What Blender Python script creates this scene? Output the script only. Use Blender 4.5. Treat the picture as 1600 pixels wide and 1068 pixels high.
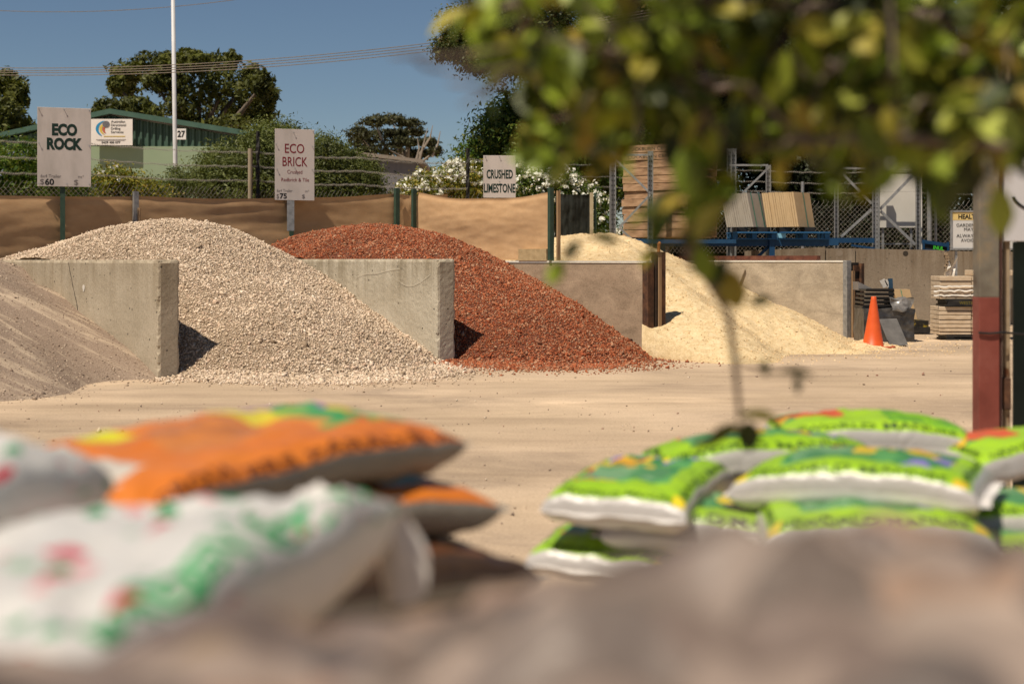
import bpy, bmesh, math, random
import numpy as np
from mathutils import Vector, Matrix, noise as mnoise

for _o in list(bpy.data.objects):
    bpy.data.objects.remove(_o, do_unlink=True)
scene = bpy.context.scene
C = scene.collection
random.seed(7)
RNG = np.random.default_rng(7)

# ------------------------------------------------------------------ camera, sky, sun, exposure
CAM_H = 1.80
FPX = 2222.2          # focal length in photograph pixels (50 mm on a 36 mm frame, 1600 px wide)
HOR = 406.0           # row of the horizon in the photograph
cam_d = bpy.data.cameras.new('camera')
cam_d.lens = 50.0
cam_d.sensor_width = 36.0
cam_d.shift_y = -(534.0 - HOR) / 1600.0
cam_d.clip_start = 0.05
cam_d.clip_end = 3000.0
cam_d.dof.use_dof = True
cam_d.dof.focus_distance = 26.0
cam_d.dof.aperture_fstop = 1.9
cam_o = bpy.data.objects.new('camera', cam_d)
cam_o.location = (0, 0, CAM_H)
cam_o.rotation_euler = (math.radians(90), 0, 0)
C.objects.link(cam_o)
scene.camera = cam_o

SUN_TRAVEL = Vector((0.33, 0.36, -0.872)).normalized()
world = bpy.data.worlds.new('World')
scene.world = world
world.use_nodes = True
wn = world.node_tree.nodes
wl = world.node_tree.links
bg = wn['Background']
sky = wn.new('ShaderNodeTexSky')
sky.sky_type = 'NISHITA'
sky.sun_disc = False
sky.sun_elevation = math.asin(-SUN_TRAVEL.z)
sky.sun_rotation = math.atan2(-SUN_TRAVEL.x, -SUN_TRAVEL.y)
sky.altitude = 0
sky.air_density = 0.92
sky.dust_density = 0.0
sky.ozone_density = 3.0
wl.new(sky.outputs[0], bg.inputs[0])
bg.inputs[1].default_value = 0.05

sun_d = bpy.data.lights.new('sun', 'SUN')
sun_d.energy = 5.0
sun_d.angle = math.radians(0.55)
sun_d.color = (1.0, 0.895, 0.745)
sun_o = bpy.data.objects.new('sun', sun_d)
sun_o.rotation_euler = SUN_TRAVEL.to_track_quat('-Z', 'Y').to_euler()
sun_o.location = (-20, -20, 50)
C.objects.link(sun_o)

scene.view_settings.view_transform = 'Standard'
scene.view_settings.look = 'None'
scene.view_settings.exposure = 0.18
scene.view_settings.gamma = 1.0
scene.view_settings.use_curve_mapping = False
scene.render.engine = 'CYCLES'
scene.cycles.use_denoising = True
try:
    scene.cycles.denoiser = 'OPENIMAGEDENOISE'
    scene.cycles.denoising_prefilter = 'ACCURATE'
except Exception:
    pass
scene.cycles.max_bounces = 6
scene.cycles.diffuse_bounces = 3
scene.cycles.transmission_bounces = 4
scene.cycles.caustics_reflective = False
scene.cycles.caustics_refractive = False

# ------------------------------------------------------------------ geometry helpers
def P(px, py, y):
    """world point seen at photograph pixel (px, py) at y metres from the camera"""
    return Vector(((px - 800.0) / FPX * y, y, CAM_H - (py - HOR) / FPX * y))

def Gp(px, py):
    """point of the flat ground seen at that pixel"""
    return P(px, py, CAM_H * FPX / (py - HOR))

class MB:
    def __init__(self):
        self.v = []
        self.f = []
        self.m = []
    def add(self, verts, faces, mi=0):
        n = len(self.v)
        self.v += [tuple(p) for p in verts]
        self.f += [tuple(i + n for i in q) for q in faces]
        self.m += [mi] * len(faces)
        return self
    def box(self, c, s, rot=None, mi=0, bevel=0.0):
        hx, hy, hz = s[0] / 2, s[1] / 2, s[2] / 2
        c = Vector(c)
        if bevel > 0:
            b = min(bevel, hx * .9, hy * .9, hz * .9)
            vs = []
            for sx in (-1, 1):
                for sy in (-1, 1):
                    for sz in (-1, 1):
                        vs += [(sx * (hx - b), sy * (hy - b), sz * hz), (sx * (hx - b), sy * hy, sz * (hz - b)), (sx * hx, sy * (hy - b), sz * (hz - b))]
            bm = bmesh.new()
            for p in vs:
                bm.verts.new(p)
            bmesh.ops.convex_hull(bm, input=bm.verts)
            bm.verts.index_update()
            vv = [v.co.copy() for v in bm.verts]
            ff = [[v.index for v in q.verts] for q in bm.faces]
            bm.free()
        else:
            vv = [Vector((x, y, z)) for x in (-hx, hx) for y in (-hy, hy) for z in (-hz, hz)]
            ff = [(0, 1, 3, 2), (4, 6, 7, 5), (0, 4, 5, 1), (2, 3, 7, 6), (0, 2, 6, 4), (1, 5, 7, 3)]
        if rot is not None:
            vv = [rot @ p for p in vv]
        return self.add([p + c for p in vv], ff, mi)
    def bar(self, a, b, w, h, up=Vector((0, 0, 1)), mi=0):
        a, b = Vector(a), Vector(b)
        d = b - a
        x = d.normalized()
        y = up.cross(x)
        if y.length < 1e-4:
            y = Vector((0, 1, 0)).cross(x)
        y.normalize()
        z = x.cross(y)
        R = Matrix((x, y, z)).transposed()
        return self.box((a + b) / 2, (d.length, w, h), R, mi)
    def tube(self, pts, radii, n=8, cap=True, mi=0):
        pts = [Vector(p) for p in pts]
        if not hasattr(radii, '__len__'):
            radii = [radii] * len(pts)
        vs, fs = [], []
        prev = None
        for i, p in enumerate(pts):
            t = (pts[min(i + 1, len(pts) - 1)] - pts[max(i - 1, 0)]).normalized()
            if prev is None:
                a = Vector((0, 0, 1)).cross(t)
                if a.length < 1e-3:
                    a = Vector((1, 0, 0)).cross(t)
            else:
                a = prev - t * prev.dot(t)
            a.normalize()
            prev = a
            b = t.cross(a)
            for k in range(n):
                th = 2 * math.pi * k / n
                vs.append(p + (a * math.cos(th) + b * math.sin(th)) * radii[i])
        for i in range(len(pts) - 1):
            for k in range(n):
                k2 = (k + 1) % n
                fs.append((i * n + k, i * n + k2, (i + 1) * n + k2, (i + 1) * n + k))
        if cap:
            fs.append(tuple(range(n))[::-1])
            fs.append(tuple((len(pts) - 1) * n + k for k in range(n)))
        return self.add(vs, fs, mi)
    def lathe(self, prof, c, n=32, mi=0):
        c = Vector(c)
        vs, fs = [], []
        for r, z in prof:
            for k in range(n):
                th = 2 * math.pi * k / n
                vs.append(c + Vector((r * math.cos(th), r * math.sin(th), z)))
        for i in range(len(prof) - 1):
            for k in range(n):
                k2 = (k + 1) % n
                fs.append((i * n + k, i * n + k2, (i + 1) * n + k2, (i + 1) * n + k))
        return self.add(vs, fs, mi)
    def prism(self, poly, a, b, mi=0):
        """poly: list of 3D points; extruded by vector b-a"""
        d = Vector(b) - Vector(a)
        n = len(poly)
        vs = [Vector(p) for p in poly] + [Vector(p) + d for p in poly]
        fs = [tuple(range(n))[::-1], tuple(range(n, 2 * n))]
        for i in range(n):
            j = (i + 1) % n
            fs.append((i, j, n + j, n + i))
        return self.add(vs, fs, mi)
    def build(self, name, mat, parent=None, smooth=False, loc=None):
        me = bpy.data.meshes.new(name)
        o = bpy.data.objects.new(name, me)
        if parent is not None:
            org = parent_world(parent)
        else:
            org = Vector(loc) if loc is not None else Vector((0, 0, 0))
        me.from_pydata([(p[0] - org.x, p[1] - org.y, p[2] - org.z) for p in self.v], [], self.f)
        mats = mat if isinstance(mat, (list, tuple)) else [mat]
        for mm in mats:
            me.materials.append(mm)
        if len(mats) > 1:
            me.polygons.foreach_set('material_index', self.m)
        if smooth:
            me.polygons.foreach_set('use_smooth', [True] * len(me.polygons))
        me.update()
        C.objects.link(o)
        if parent is not None:
            o.parent = parent
        else:
            o.location = org
        return o

def parent_world(o):
    v = Vector((0, 0, 0))
    while o is not None:
        v = v + o.location
        o = o.parent
    return v

def tag(o, label=None, cat=None, group=None, kind=None):
    if label: o['label'] = label
    if cat: o['category'] = cat
    if group: o['group'] = group
    if kind: o['kind'] = kind
    return o

def thing(name, loc, label, cat, group=None):
    o = bpy.data.objects.new(name, None)
    o.empty_display_size = 0.2
    o.location = loc
    C.objects.link(o)
    return tag(o, label, cat, group)

def dup(root, loc, rotz=None, label=None, group=None):
    r = root.copy()
    C.objects.link(r)
    r.location = loc
    if rotz is not None:
        r.rotation_euler = (0, 0, rotz)
    if label: r['label'] = label
    if group: r['group'] = group
    for ch in list(root.children):
        c = ch.copy()
        C.objects.link(c)
        c.parent = r
        for g in list(ch.children):
            d = g.copy()
            C.objects.link(d)
            d.parent = c
    return r

def np_mesh(name, verts, faces, mat, parent=None, smooth=False, loc=(0, 0, 0)):
    """verts (N,3), faces (M,k) numpy arrays, all faces k-sided"""
    me = bpy.data.meshes.new(name)
    verts = np.asarray(verts, dtype=np.float32) - np.asarray(loc if parent is None else parent_world(parent), dtype=np.float32)
    faces = np.asarray(faces, dtype=np.int32)
    k = faces.shape[1]
    me.vertices.add(len(verts))
    me.vertices.foreach_set('co', verts.ravel())
    me.loops.add(faces.size)
    me.loops.foreach_set('vertex_index', faces.ravel())
    me.polygons.add(len(faces))
    me.polygons.foreach_set('loop_start', np.arange(0, faces.size, k, dtype=np.int32))
    me.polygons.foreach_set('loop_total', np.full(len(faces), k, dtype=np.int32))
    if smooth:
        me.polygons.foreach_set('use_smooth', np.ones(len(faces), dtype=bool))
    me.update(calc_edges=True)
    me.validate()
    me.materials.append(mat)
    o = bpy.data.objects.new(name, me)
    C.objects.link(o)
    if parent is not None:
        o.parent = parent
    else:
        o.location = loc
    return o

_tcache = {}
def text_geo(s, bold=0.0):
    """flat text, 1 unit high capitals, left aligned at 0: (list of (x, y), faces, width)"""
    key = (s, bold)
    if key in _tcache:
        return _tcache[key]
    cu = bpy.data.curves.new('lettering', 'FONT')
    cu.body = s
    cu.size = 1.0
    cu.offset = bold
    cu.resolution_u = 3
    o = bpy.data.objects.new('lettering', cu)
    C.objects.link(o)
    bpy.context.view_layer.update()
    me = bpy.data.meshes.new_from_object(o.evaluated_get(bpy.context.evaluated_depsgraph_get()))
    vs = [(v.co.x, v.co.y) for v in me.vertices]
    fs = [tuple(p.vertices) for p in me.polygons]
    bpy.data.objects.remove(o)
    bpy.data.curves.remove(cu)
    bpy.data.meshes.remove(me)
    x0 = min(v[0] for v in vs); x1 = max(v[0] for v in vs)
    vs = [((v[0] - x0) / 0.70, v[1] / 0.70) for v in vs]
    _tcache[key] = (vs, fs, (x1 - x0) / 0.70)
    return _tcache[key]

def put_text(mb, s, org, xdir, ydir, h, width=None, align='c', bold=0.0, mi=0, z=0.0):
    """lettering on a plane: org = baseline anchor, h = cap height, width = forced total width"""
    vs, fs, w = text_geo(s, bold)
    sx = (width / w) if width else h
    x0 = {'c': -w * sx / 2, 'l': 0.0, 'r': -w * sx}[align]
    org = Vector(org); xd = Vector(xdir).normalized(); yd = Vector(ydir).normalized()
    mb.add([org + xd * (x0 + v[0] * sx) + yd * (v[1] * h) for v in vs], fs, mi)
    return mb

# ------------------------------------------------------------------ material helpers
def nodes_of(name):
    m = bpy.data.materials.new(name)
    m.use_nodes = True
    nt = m.node_tree
    bs = nt.nodes['Principled BSDF']
    return m, nt, bs

def lin(c):
    return tuple(((v / 12.92) if v <= 0.04045 else ((v + 0.055) / 1.055) ** 2.4) for v in c)

def ramp(nt, fac, cols, lo=0.3, hi=0.7, interp='LINEAR'):
    r = nt.nodes.new('ShaderNodeValToRGB')
    r.color_ramp.interpolation = interp
    el = r.color_ramp.elements
    n = len(cols)
    while len(el) < n:
        el.new(0.5)
    for i, c in enumerate(cols):
        el[i].position = lo + (hi - lo) * (i / max(1, n - 1))
        el[i].color = (c[0], c[1], c[2], 1)
    nt.links.new(fac, r.inputs[0])
    return r.outputs[0]

def coords(nt, scale=(1, 1, 1), kind='Object', rnd=True):
    tc = nt.nodes.new('ShaderNodeTexCoord')
    mp = nt.nodes.new('ShaderNodeMapping')
    mp.inputs['Scale'].default_value = scale
    nt.links.new(tc.outputs[kind], mp.inputs[0])
    if rnd:
        oi = nt.nodes.new('ShaderNodeObjectInfo')
        ml = nt.nodes.new('ShaderNodeMath'); ml.operation = 'MULTIPLY'
        ml.inputs[1].default_value = 37.0
        nt.links.new(oi.outputs['Random'], ml.inputs[0])
        nt.links.new(ml.outputs[0], mp.inputs['Location'])
    return mp.outputs[0]

def noise(nt, vec, scale, detail=6, rough=0.6, dist=0.0):
    n = nt.nodes.new('ShaderNodeTexNoise')
    n.inputs['Scale'].default_value = scale
    n.inputs['Detail'].default_value = detail
    n.inputs['Roughness'].default_value = rough
    n.inputs['Distortion'].default_value = dist
    nt.links.new(vec, n.inputs['Vector'])
    return n.outputs['Fac']

def mixc(nt, fac, a, b, mode='MIX'):
    m = nt.nodes.new('ShaderNodeMix')
    m.data_type = 'RGBA'
    m.blend_type = mode
    if isinstance(fac, (int, float)):
        m.inputs[0].default_value = fac
    else:
        nt.links.new(fac, m.inputs[0])
    for k, s in ((6, a), (7, b)):
        if isinstance(s, (tuple, list)):
            m.inputs[k].default_value = (s[0], s[1], s[2], 1)
        else:
            nt.links.new(s, m.inputs[k])
    return m.outputs[2]

def math_n(nt, op, a, b=None, clamp=False):
    m = nt.nodes.new('ShaderNodeMath')
    m.operation = op
    m.use_clamp = clamp
    for i, s in enumerate((a, b)):
        if s is None:
            continue
        if isinstance(s, (int, float)):
            m.inputs[i].default_value = s
        else:
            nt.links.new(s, m.inputs[i])
    return m.outputs[0]

def bumpn(nt, bs, h, strength=0.4, dist=0.02, prev=None):
    b = nt.nodes.new('ShaderNodeBump')
    b.inputs['Strength'].default_value = strength
    b.inputs['Distance'].default_value = dist
    nt.links.new(h, b.inputs['Height'])
    if prev is not None:
        nt.links.new(prev, b.inputs['Normal'])
    nt.links.new(b.outputs[0], bs.inputs['Normal'])
    return b.outputs[0]

def mat(name, cols, rough=0.75, scale=6.0, stretch=(1, 1, 1), bump=0.0, bscale=40.0, bdist=0.01, metal=0.0, spec=0.3, lo=0.3, hi=0.7, detail=6, rnd=True):
    m, nt, bs = nodes_of(name)
    v = coords(nt, stretch, rnd=rnd)
    f = noise(nt, v, scale, detail)
    nt.links.new(ramp(nt, f, cols, lo, hi), bs.inputs['Base Color'])
    bs.inputs['Roughness'].default_value = rough
    bs.inputs['Metallic'].default_value = metal
    bs.inputs['Specular IOR Level'].default_value = spec
    if bump > 0:
        bumpn(nt, bs, noise(nt, v, bscale, 5), bump, bdist)
    return m

def island_mat(name, cols, rough=0.9, patch=None, leaf=0.0, spec=0.2, bump=0.0):
    """colour that differs from piece to piece (stones, leaves)"""
    m, nt, bs = nodes_of(name)
    g = nt.nodes.new('ShaderNodeNewGeometry')
    col = ramp(nt, g.outputs['Random Per Island'], cols, 0.0, 1.0)
    if patch:
        v = coords(nt, rnd=False)
        f = noise(nt, v, patch[0], 4)
        r = ramp(nt, f, [patch[1], patch[2]], 0.35, 0.65)
        col = mixc(nt, 1.0, col, r, 'MULTIPLY')
    nt.links.new(col, bs.inputs['Base Color'])
    bs.inputs['Roughness'].default_value = rough
    bs.inputs['Specular IOR Level'].default_value = spec
    if leaf > 0:
        tr = nt.nodes.new('ShaderNodeBsdfTranslucent')
        tcol = mixc(nt, 1.0, col, (1.5, 1.5, 0.5), 'MULTIPLY')
        nt.links.new(tcol, tr.inputs[0])
        mx = nt.nodes.new('ShaderNodeMixShader')
        mx.inputs[0].default_value = leaf
        nt.links.new(bs.outputs[0], mx.inputs[1])
        nt.links.new(tr.outputs[0], mx.inputs[2])
        nt.links.new(mx.outputs[0], nt.nodes['Material Output'].inputs[0])
    return m

# ================================================================== GROUND
def ground_material():
    m, nt, bs = nodes_of('packed_sand')
    v = coords(nt, rnd=False)
    vs = coords(nt, (0.60, 1.0, 1), rnd=False)
    f1 = noise(nt, v, 0.35, 5)
    f2 = noise(nt, vs, 0.45, 10, 0.66, 0.6)
    f3 = noise(nt, v, 40, 6, 0.7)
    base = ramp(nt, f1, [(0.43, 0.325, 0.222), (0.545, 0.415, 0.29)], 0.35, 0.65)
    streak = ramp(nt, f2, [(0.70, 0.69, 0.70), (0.94, 0.93, 0.92), (1.03, 1.02, 1.0), (1.36, 1.34, 1.30)], 0.33, 0.70)
    col = mixc(nt, 1.0, base, streak, 'MULTIPLY')
    # older wheel tracks crossing at a slant
    for rot, sc_, lo_ in ((0.35, (0.16, 0.9, 1), 0.56), (-0.2, (0.14, 1.2, 1), 0.58)):
        mp = nt.nodes.new('ShaderNodeMapping'); mp.inputs['Rotation'].default_value = (0, 0, rot); mp.inputs['Scale'].default_value = sc_
        nt.links.new(v, mp.inputs[0])
        ft = noise(nt, mp.outputs[0], 1.0, 5, 0.6, 0.5)
        col = mixc(nt, 1.0, col, ramp(nt, ft, [(1, 1, 1), (0.86, 0.85, 0.845)], lo_ - 0.10, lo_ + 0.12), 'MULTIPLY')
    grain = ramp(nt, f3, [(0.68, 0.66, 0.64), (1.0, 1.0, 1.0), (1.12, 1.12, 1.12)], 0.3, 0.7)
    col = mixc(nt, 1.0, col, grain, 'MULTIPLY')
    # small dark grit pressed into the surface
    vo = nt.nodes.new('ShaderNodeTexVoronoi')
    vo.inputs['Scale'].default_value = 9.0
    nt.links.new(v, vo.inputs['Vector'])
    spot = math_n(nt, 'LESS_THAN', vo.outputs['Distance'], 0.085)
    gate = math_n(nt, 'GREATER_THAN', noise(nt, vs, 0.9, 3), 0.53)
    spot = math_n(nt, 'MULTIPLY', spot, gate)
    col = mixc(nt, spot, col, (0.16, 0.12, 0.09))
    nt.links.new(col, bs.inputs['Base Color'])
    bs.inputs['Roughness'].default_value = 0.95
    bs.inputs['Specular IOR Level'].default_value = 0.15
    b1 = bumpn(nt, bs, f3, 0.5, 0.01)
    bumpn(nt, bs, f2, 0.5, 0.08, b1)
    return m

g = MB()
g.add([(-900, -60, 0), (900, -60, 0), (900, 1500, 0), (-900, 1500, 0)], [(0, 1, 2, 3)])
tag(g.build('ground', ground_material()), kind='structure')

# ================================================================== BAYS: frame of reference
D = Vector((-0.62, 0.785, 0)).normalized()      # into the bays, along the dividing walls
E = Vector((0.785, 0.62, 0)).normalized()       # across the bays
E1 = Vector((-5.22, 21.65, 0))
E2 = Vector((-1.12, 24.40, 0))
E3 = Vector((2.57, 26.30, 0))
E4 = Vector((7.83, 33.00, 0))
TH = 0.36

def concrete_material(name, c0, c1, stain, pits=True, band=False, streak=1.0):
    m, nt, bs = nodes_of(name)
    v = coords(nt)
    vst = coords(nt, (5, 5, 0.3))
    f1 = noise(nt, v, 1.1, 9, 0.62, 0.5)
    base = ramp(nt, f1, [c0, c1], 0.3, 0.7)
    f2 = noise(nt, vst, 1.0, 7, 0.7, 0.4)
    st = ramp(nt, f2, [stain, (1, 1, 1)], 0.34, 0.66)
    sep = nt.nodes.new('ShaderNodeSeparateXYZ')
    tc = nt.nodes.new('ShaderNodeTexCoord')
    nt.links.new(tc.outputs['Object'], sep.inputs[0])
    top = math_n(nt, 'MULTIPLY', math_n(nt, 'SUBTRACT', sep.outputs[2], 0.9), 0.9, True)
    top = math_n(nt, 'MULTIPLY', math_n(nt, 'ADD', top, 0.10, True), streak)
    if not band:
        base = mixc(nt, top, base, mixc(nt, 1.0, base, st, 'MULTIPLY'))
    else:
        vb = coords(nt, (0.8, 0.8, 2.2))
        fb = noise(nt, vb, 1.4, 9, 0.72, 0.5)
        base = mixc(nt, 1.0, base, ramp(nt, fb, [(0.66, 0.64, 0.62), (1.1, 1.08, 1.06)], 0.34, 0.66), 'MULTIPLY')
    f3 = noise(nt, v, 90, 4)
    f4 = noise(nt, v, 34, 5, 0.75)
    base = mixc(nt, 1.0, base, ramp(nt, f3, [(0.8, 0.8, 0.8), (1.1, 1.1, 1.1)], 0.3, 0.7), 'MULTIPLY')
    base = mixc(nt, 1.0, base, ramp(nt, f4, [(0.66, 0.64, 0.62), (1.0, 1.0, 1.0), (1.1, 1.1, 1.1)], 0.3, 0.68), 'MULTIPLY')
    if pits:
        vo = nt.nodes.new('ShaderNodeTexVoronoi')
        vo.inputs['Scale'].default_value = 6.5
        nt.links.new(v, vo.inputs['Vector'])
        sp = math_n(nt, 'LESS_THAN', vo.outputs['Distance'], 0.115)
        gt = math_n(nt, 'GREATER_THAN', noise(nt, v, 2.3, 3), 0.50)
        sp = math_n(nt, 'MULTIPLY', sp, gt)
        base = mixc(nt, sp, base, (0.10, 0.085, 0.065))
        h = math_n(nt, 'SUBTRACT', f3, math_n(nt, 'MULTIPLY', sp, 3.0))
    else:
        h = f3
    nt.links.new(base, bs.inputs['Base Color'])
    bs.inputs['Roughness'].default_value = 0.92
    bs.inputs['Specular IOR Level'].default_value = 0.2
    bumpn(nt, bs, h, 0.35, 0.008)
    return m

CONC = concrete_material('bay_concrete', (0.36, 0.30, 0.215), (0.47, 0.40, 0.30), (0.66, 0.62, 0.56))
CONC_B = concrete_material('bay_concrete_pale', (0.42, 0.36, 0.265), (0.57, 0.51, 0.40), (0.45, 0.41, 0.34))
PANEL = concrete_material('aerated_panel', (0.34, 0.25, 0.17), (0.48, 0.365, 0.255), (0.7, 0.66, 0.6), False, True)
PANEL_B = concrete_material('aerated_panel_grey', (0.40, 0.335, 0.25), (0.54, 0.465, 0.36), (0.7, 0.66, 0.6), False, True)
CONC_BACK = concrete_material('weathered_concrete', (0.24, 0.195, 0.145), (0.31, 0.255, 0.19), (0.62, 0.56, 0.5), True)
RUST = mat('rusty_steel', [(0.03, 0.018, 0.012), (0.085, 0.04, 0.022), (0.16, 0.075, 0.035)], 0.8, 7, bump=0.4)
GALV = mat('galvanised_steel', [(0.20, 0.20, 0.20), (0.30, 0.30, 0.295), (0.38, 0.375, 0.365)], 0.5, 12, metal=0.5)
TIMBER = mat('weathered_timber', [(0.22, 0.13, 0.065), (0.34, 0.215, 0.115), (0.45, 0.30, 0.17)], 0.85, 4, (1, 1, 0.2), 0.3)
WHITE_STRIP = mat('pale_capping', [(0.62, 0.58, 0.50), (0.75, 0.71, 0.63)], 0.6, 5)
DARK = mat('crack_shadow', [(0.03, 0.024, 0.018), (0.05, 0.04, 0.03)], 0.95, 20)
GREEN_STEEL = mat('green_painted_steel', [(0.026, 0.05, 0.034), (0.045, 0.08, 0.052)], 0.55, 9)

def rough_slab(mb, c0, length, thick, height, n=(150, 8, 36), amp=0.006, seed=0):
    """a wall slab from its end-face centre c0 along D, edges worn by noise"""
    bm = bmesh.new()
    nl, nt_, nh = n
    def pt(i, j, k):
        a, b, h = length * i / nl, thick * (j / nt_ - 0.5), height * k / nh
        p = c0 + D * a + E * b + Vector((0, 0, h))
        q = p * 3.1 + Vector((seed, 0, 0))
        r = mnoise.noise(q) * 0.6 + mnoise.noise(q * 4.7) * 0.5
        edge = (j in (0, nt_)) + (i in (0, nl)) + (k == nh)
        w = amp * (1.0 if edge < 2 else 2.6)
        off = E * (w * r * (1 if j == nt_ else -1 if j == 0 else 0))
        if edge >= 2:
            cut = 0.010 + 0.05 * max(0, mnoise.noise(q * 2.3 + Vector((5, 5, 5))))
            if j in (0, nt_): off += E * (cut * (-1 if j == nt_ else 1))
            if i == 0: off += D * cut
            if k == nh: off += Vector((0, 0, -cut))
        if i == 0: off += D * (abs(r) * w)
        return p + off
    idx = {}
    vs = []
    fs = []
    def vid(i, j, k):
        if (i, j, k) not in idx:
            idx[(i, j, k)] = len(vs)
            vs.append(pt(i, j, k))
        return idx[(i, j, k)]
    for i in range(nl):
        for k in range(nh):
            fs.append((vid(i, 0, k), vid(i, 0, k + 1), vid(i + 1, 0, k + 1), vid(i + 1, 0, k)))
            fs.append((vid(i, nt_, k), vid(i + 1, nt_, k), vid(i + 1, nt_, k + 1), vid(i, nt_, k + 1)))
    for j in range(nt_):
        for k in range(nh):
            fs.append((vid(0, j, k), vid(0, j + 1, k), vid(0, j + 1, k + 1), vid(0, j, k + 1)))
            fs.append((vid(nl, j, k), vid(nl, j, k + 1), vid(nl, j + 1, k + 1), vid(nl, j + 1, k)))
    for i in range(nl):
        for j in range(nt_):
            fs.append((vid(i, j, nh), vid(i, j + 1, nh), vid(i + 1, j + 1, nh), vid(i + 1, j, nh)))
    mb.add(vs, fs)
    bm.free()

# --- the two cast concrete dividing walls
m1 = MB(); rough_slab(m1, E1, 9.3, TH, 1.80, seed=1)
w1 = tag(m1.build('concrete_wall', CONC, loc=E1), 'grey concrete bay wall with a crack, left of the pale rock heap', 'wall')
ck = MB()
face = E1 - E * (TH / 2 + 0.004)
pts = []
for k in range(15):
    t = k / 14
    s_ = 3.62 - 0.55 * t + 0.05 * mnoise.noise(Vector((k * 1.7, 3, 1)))
    pts.append((s_, 1.76 - 1.0 * t))
for (a, b) in zip(pts[:-1], pts[1:]):
    wd = 0.008 + 0.010 * abs(mnoise.noise(Vector((a[1] * 9, 1, 7))))
    ck.add([face + D * (a[0] - wd) + Vector((0, 0, a[1])), face + D * (a[0] + wd) + Vector((0, 0, a[1])),
            face + D * (b[0] + wd) + Vector((0, 0, b[1])), face + D * (b[0] - wd) + Vector((0, 0, b[1]))], [(0, 1, 2, 3)])
ck.build('crack', DARK, w1)
ch = MB()
pc = face + D * 2.92 + Vector((0, 0, 1.33))
ch.add([pc + D * (0.05 * math.cos(a) * (1 + .3 * math.sin(3 * a))) + Vector((0, 0, 0.06 * math.sin(a))) - E * 0.004 for a in [i * 0.6283 for i in range(10)]], [tuple(range(10))])
ch.build('chip', mat('fresh_chip', [(0.55, 0.5, 0.43), (0.68, 0.63, 0.56)], 0.9, 30), w1)

m2 = MB(); rough_slab(m2, E2, 8.4, TH * 1.05, 1.815, seed=9, amp=0.010)
w2 = tag(m2.build('concrete_wall', CONC_B, loc=E2), 'stained concrete bay wall between the pale rock and red brick heaps', 'wall')
sc = MB()
face = E2 - E * (TH * 1.05 / 2 + 0.015)
for arc in ([(1.2 - 1.0 * t, 1.45 - .14 * math.sin(math.pi * t ** .8) + .1 * t) for t in [k / 12 for k in range(13)]], [(2.6 - 1.45 * t, 1.48 + .16 * t ** .7 + .012 * math.sin(t * 9)) for t in [k / 12 for k in range(13)]]):
    for a, b in zip(arc[:-1], arc[1:]):
        sc.add([face + D * a[0] + Vector((0, 0, a[1] - .004)), face + D * b[0] + Vector((0, 0, b[1] - .004)),
                face + D * b[0] + Vector((0, 0, b[1] + .004)), face + D * a[0] + Vector((0, 0, a[1] + .004))], [(0, 1, 2, 3)])
sc.build('scrape_mark', mat('scrape', [(0.48, 0.425, 0.335), (0.55, 0.49, 0.395)], 0.9, 20), w2)

# --- the two panel walls held by steel posts
def zbox(mb, c0, s0, s1, w0, w1, z0, z1, mi=0):
    """box in bay axes: s along D, w along E"""
    vs = [c0 + D * s + E * w + Vector((0, 0, z)) for s in (s0, s1) for w in (w0, w1) for z in (z0, z1)]
    mb.add(vs, [(0, 1, 3, 2), (4, 6, 7, 5), (0, 4, 5, 1), (2, 3, 7, 6), (0, 2, 6, 4), (1, 5, 7, 3)], mi)
    return mb

def panel_wall(c0, label, pm, length, h, rear):
    t = thing('panel_wall', c0, label, 'wall')
    npan = 2
    for k in range(npan):
        a = 0.06 + k * (length / npan)
        zbox(MB(), c0, a, a + length / npan - 0.012, -0.10, 0.05, 0.0, h - 0.03).build('panel', pm, t)
    zbox(MB(), c0, 0.0, length, -0.115, 0.065, h - 0.025, h + 0.012).build('capping_strip', WHITE_STRIP, t)
    return t

w3 = panel_wall(E3, 'brown speckled panel wall with rusty end post, right of the red brick heap', PANEL, 8.0, 1.77, None)
zbox(MB(), E3, -0.10, 0.05, -0.17, -0.02, 0, 1.75).build('end_post', RUST, w3)
zbox(MB(), E3, -0.11, -0.02, 0.01, 0.07, 0.0, 1.9).build('end_post', mat('dark_steel', [(0.02, 0.014, 0.01), (0.05, 0.03, 0.02)], 0.8, 8), w3)
zbox(MB(), E3, -0.13, -0.05, 0.08, 0.15, 0.55, 1.85).build('timber_strip', TIMBER, w3)
zbox(MB(), E3, -0.12, 0.16, 0.16, 0.26, 0.0, 1.95).build('end_post', RUST, w3)
zbox(MB(), E3, -0.14, -0.12, 0.05, 0.2, 0.18, 0.34).build('bracket', RUST, w3)
zbox(MB(), E3, -0.14, -0.12, 0.05, 0.2, 0.42, 0.5).build('bracket', RUST, w3)
MB().tube([E3 - D * 0.0 + E * .2 + Vector((0, 0, 1.9)), E3 + E * .2 + Vector((0, 0, 2.1)), E3 + E * .23 + Vector((0, 0, 2.12))], 0.03, 8).build('lifting_hook', mat('orange_rust', [(0.35, 0.12, 0.03), (0.5, 0.2, 0.06)], 0.7, 9), w3)

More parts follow.
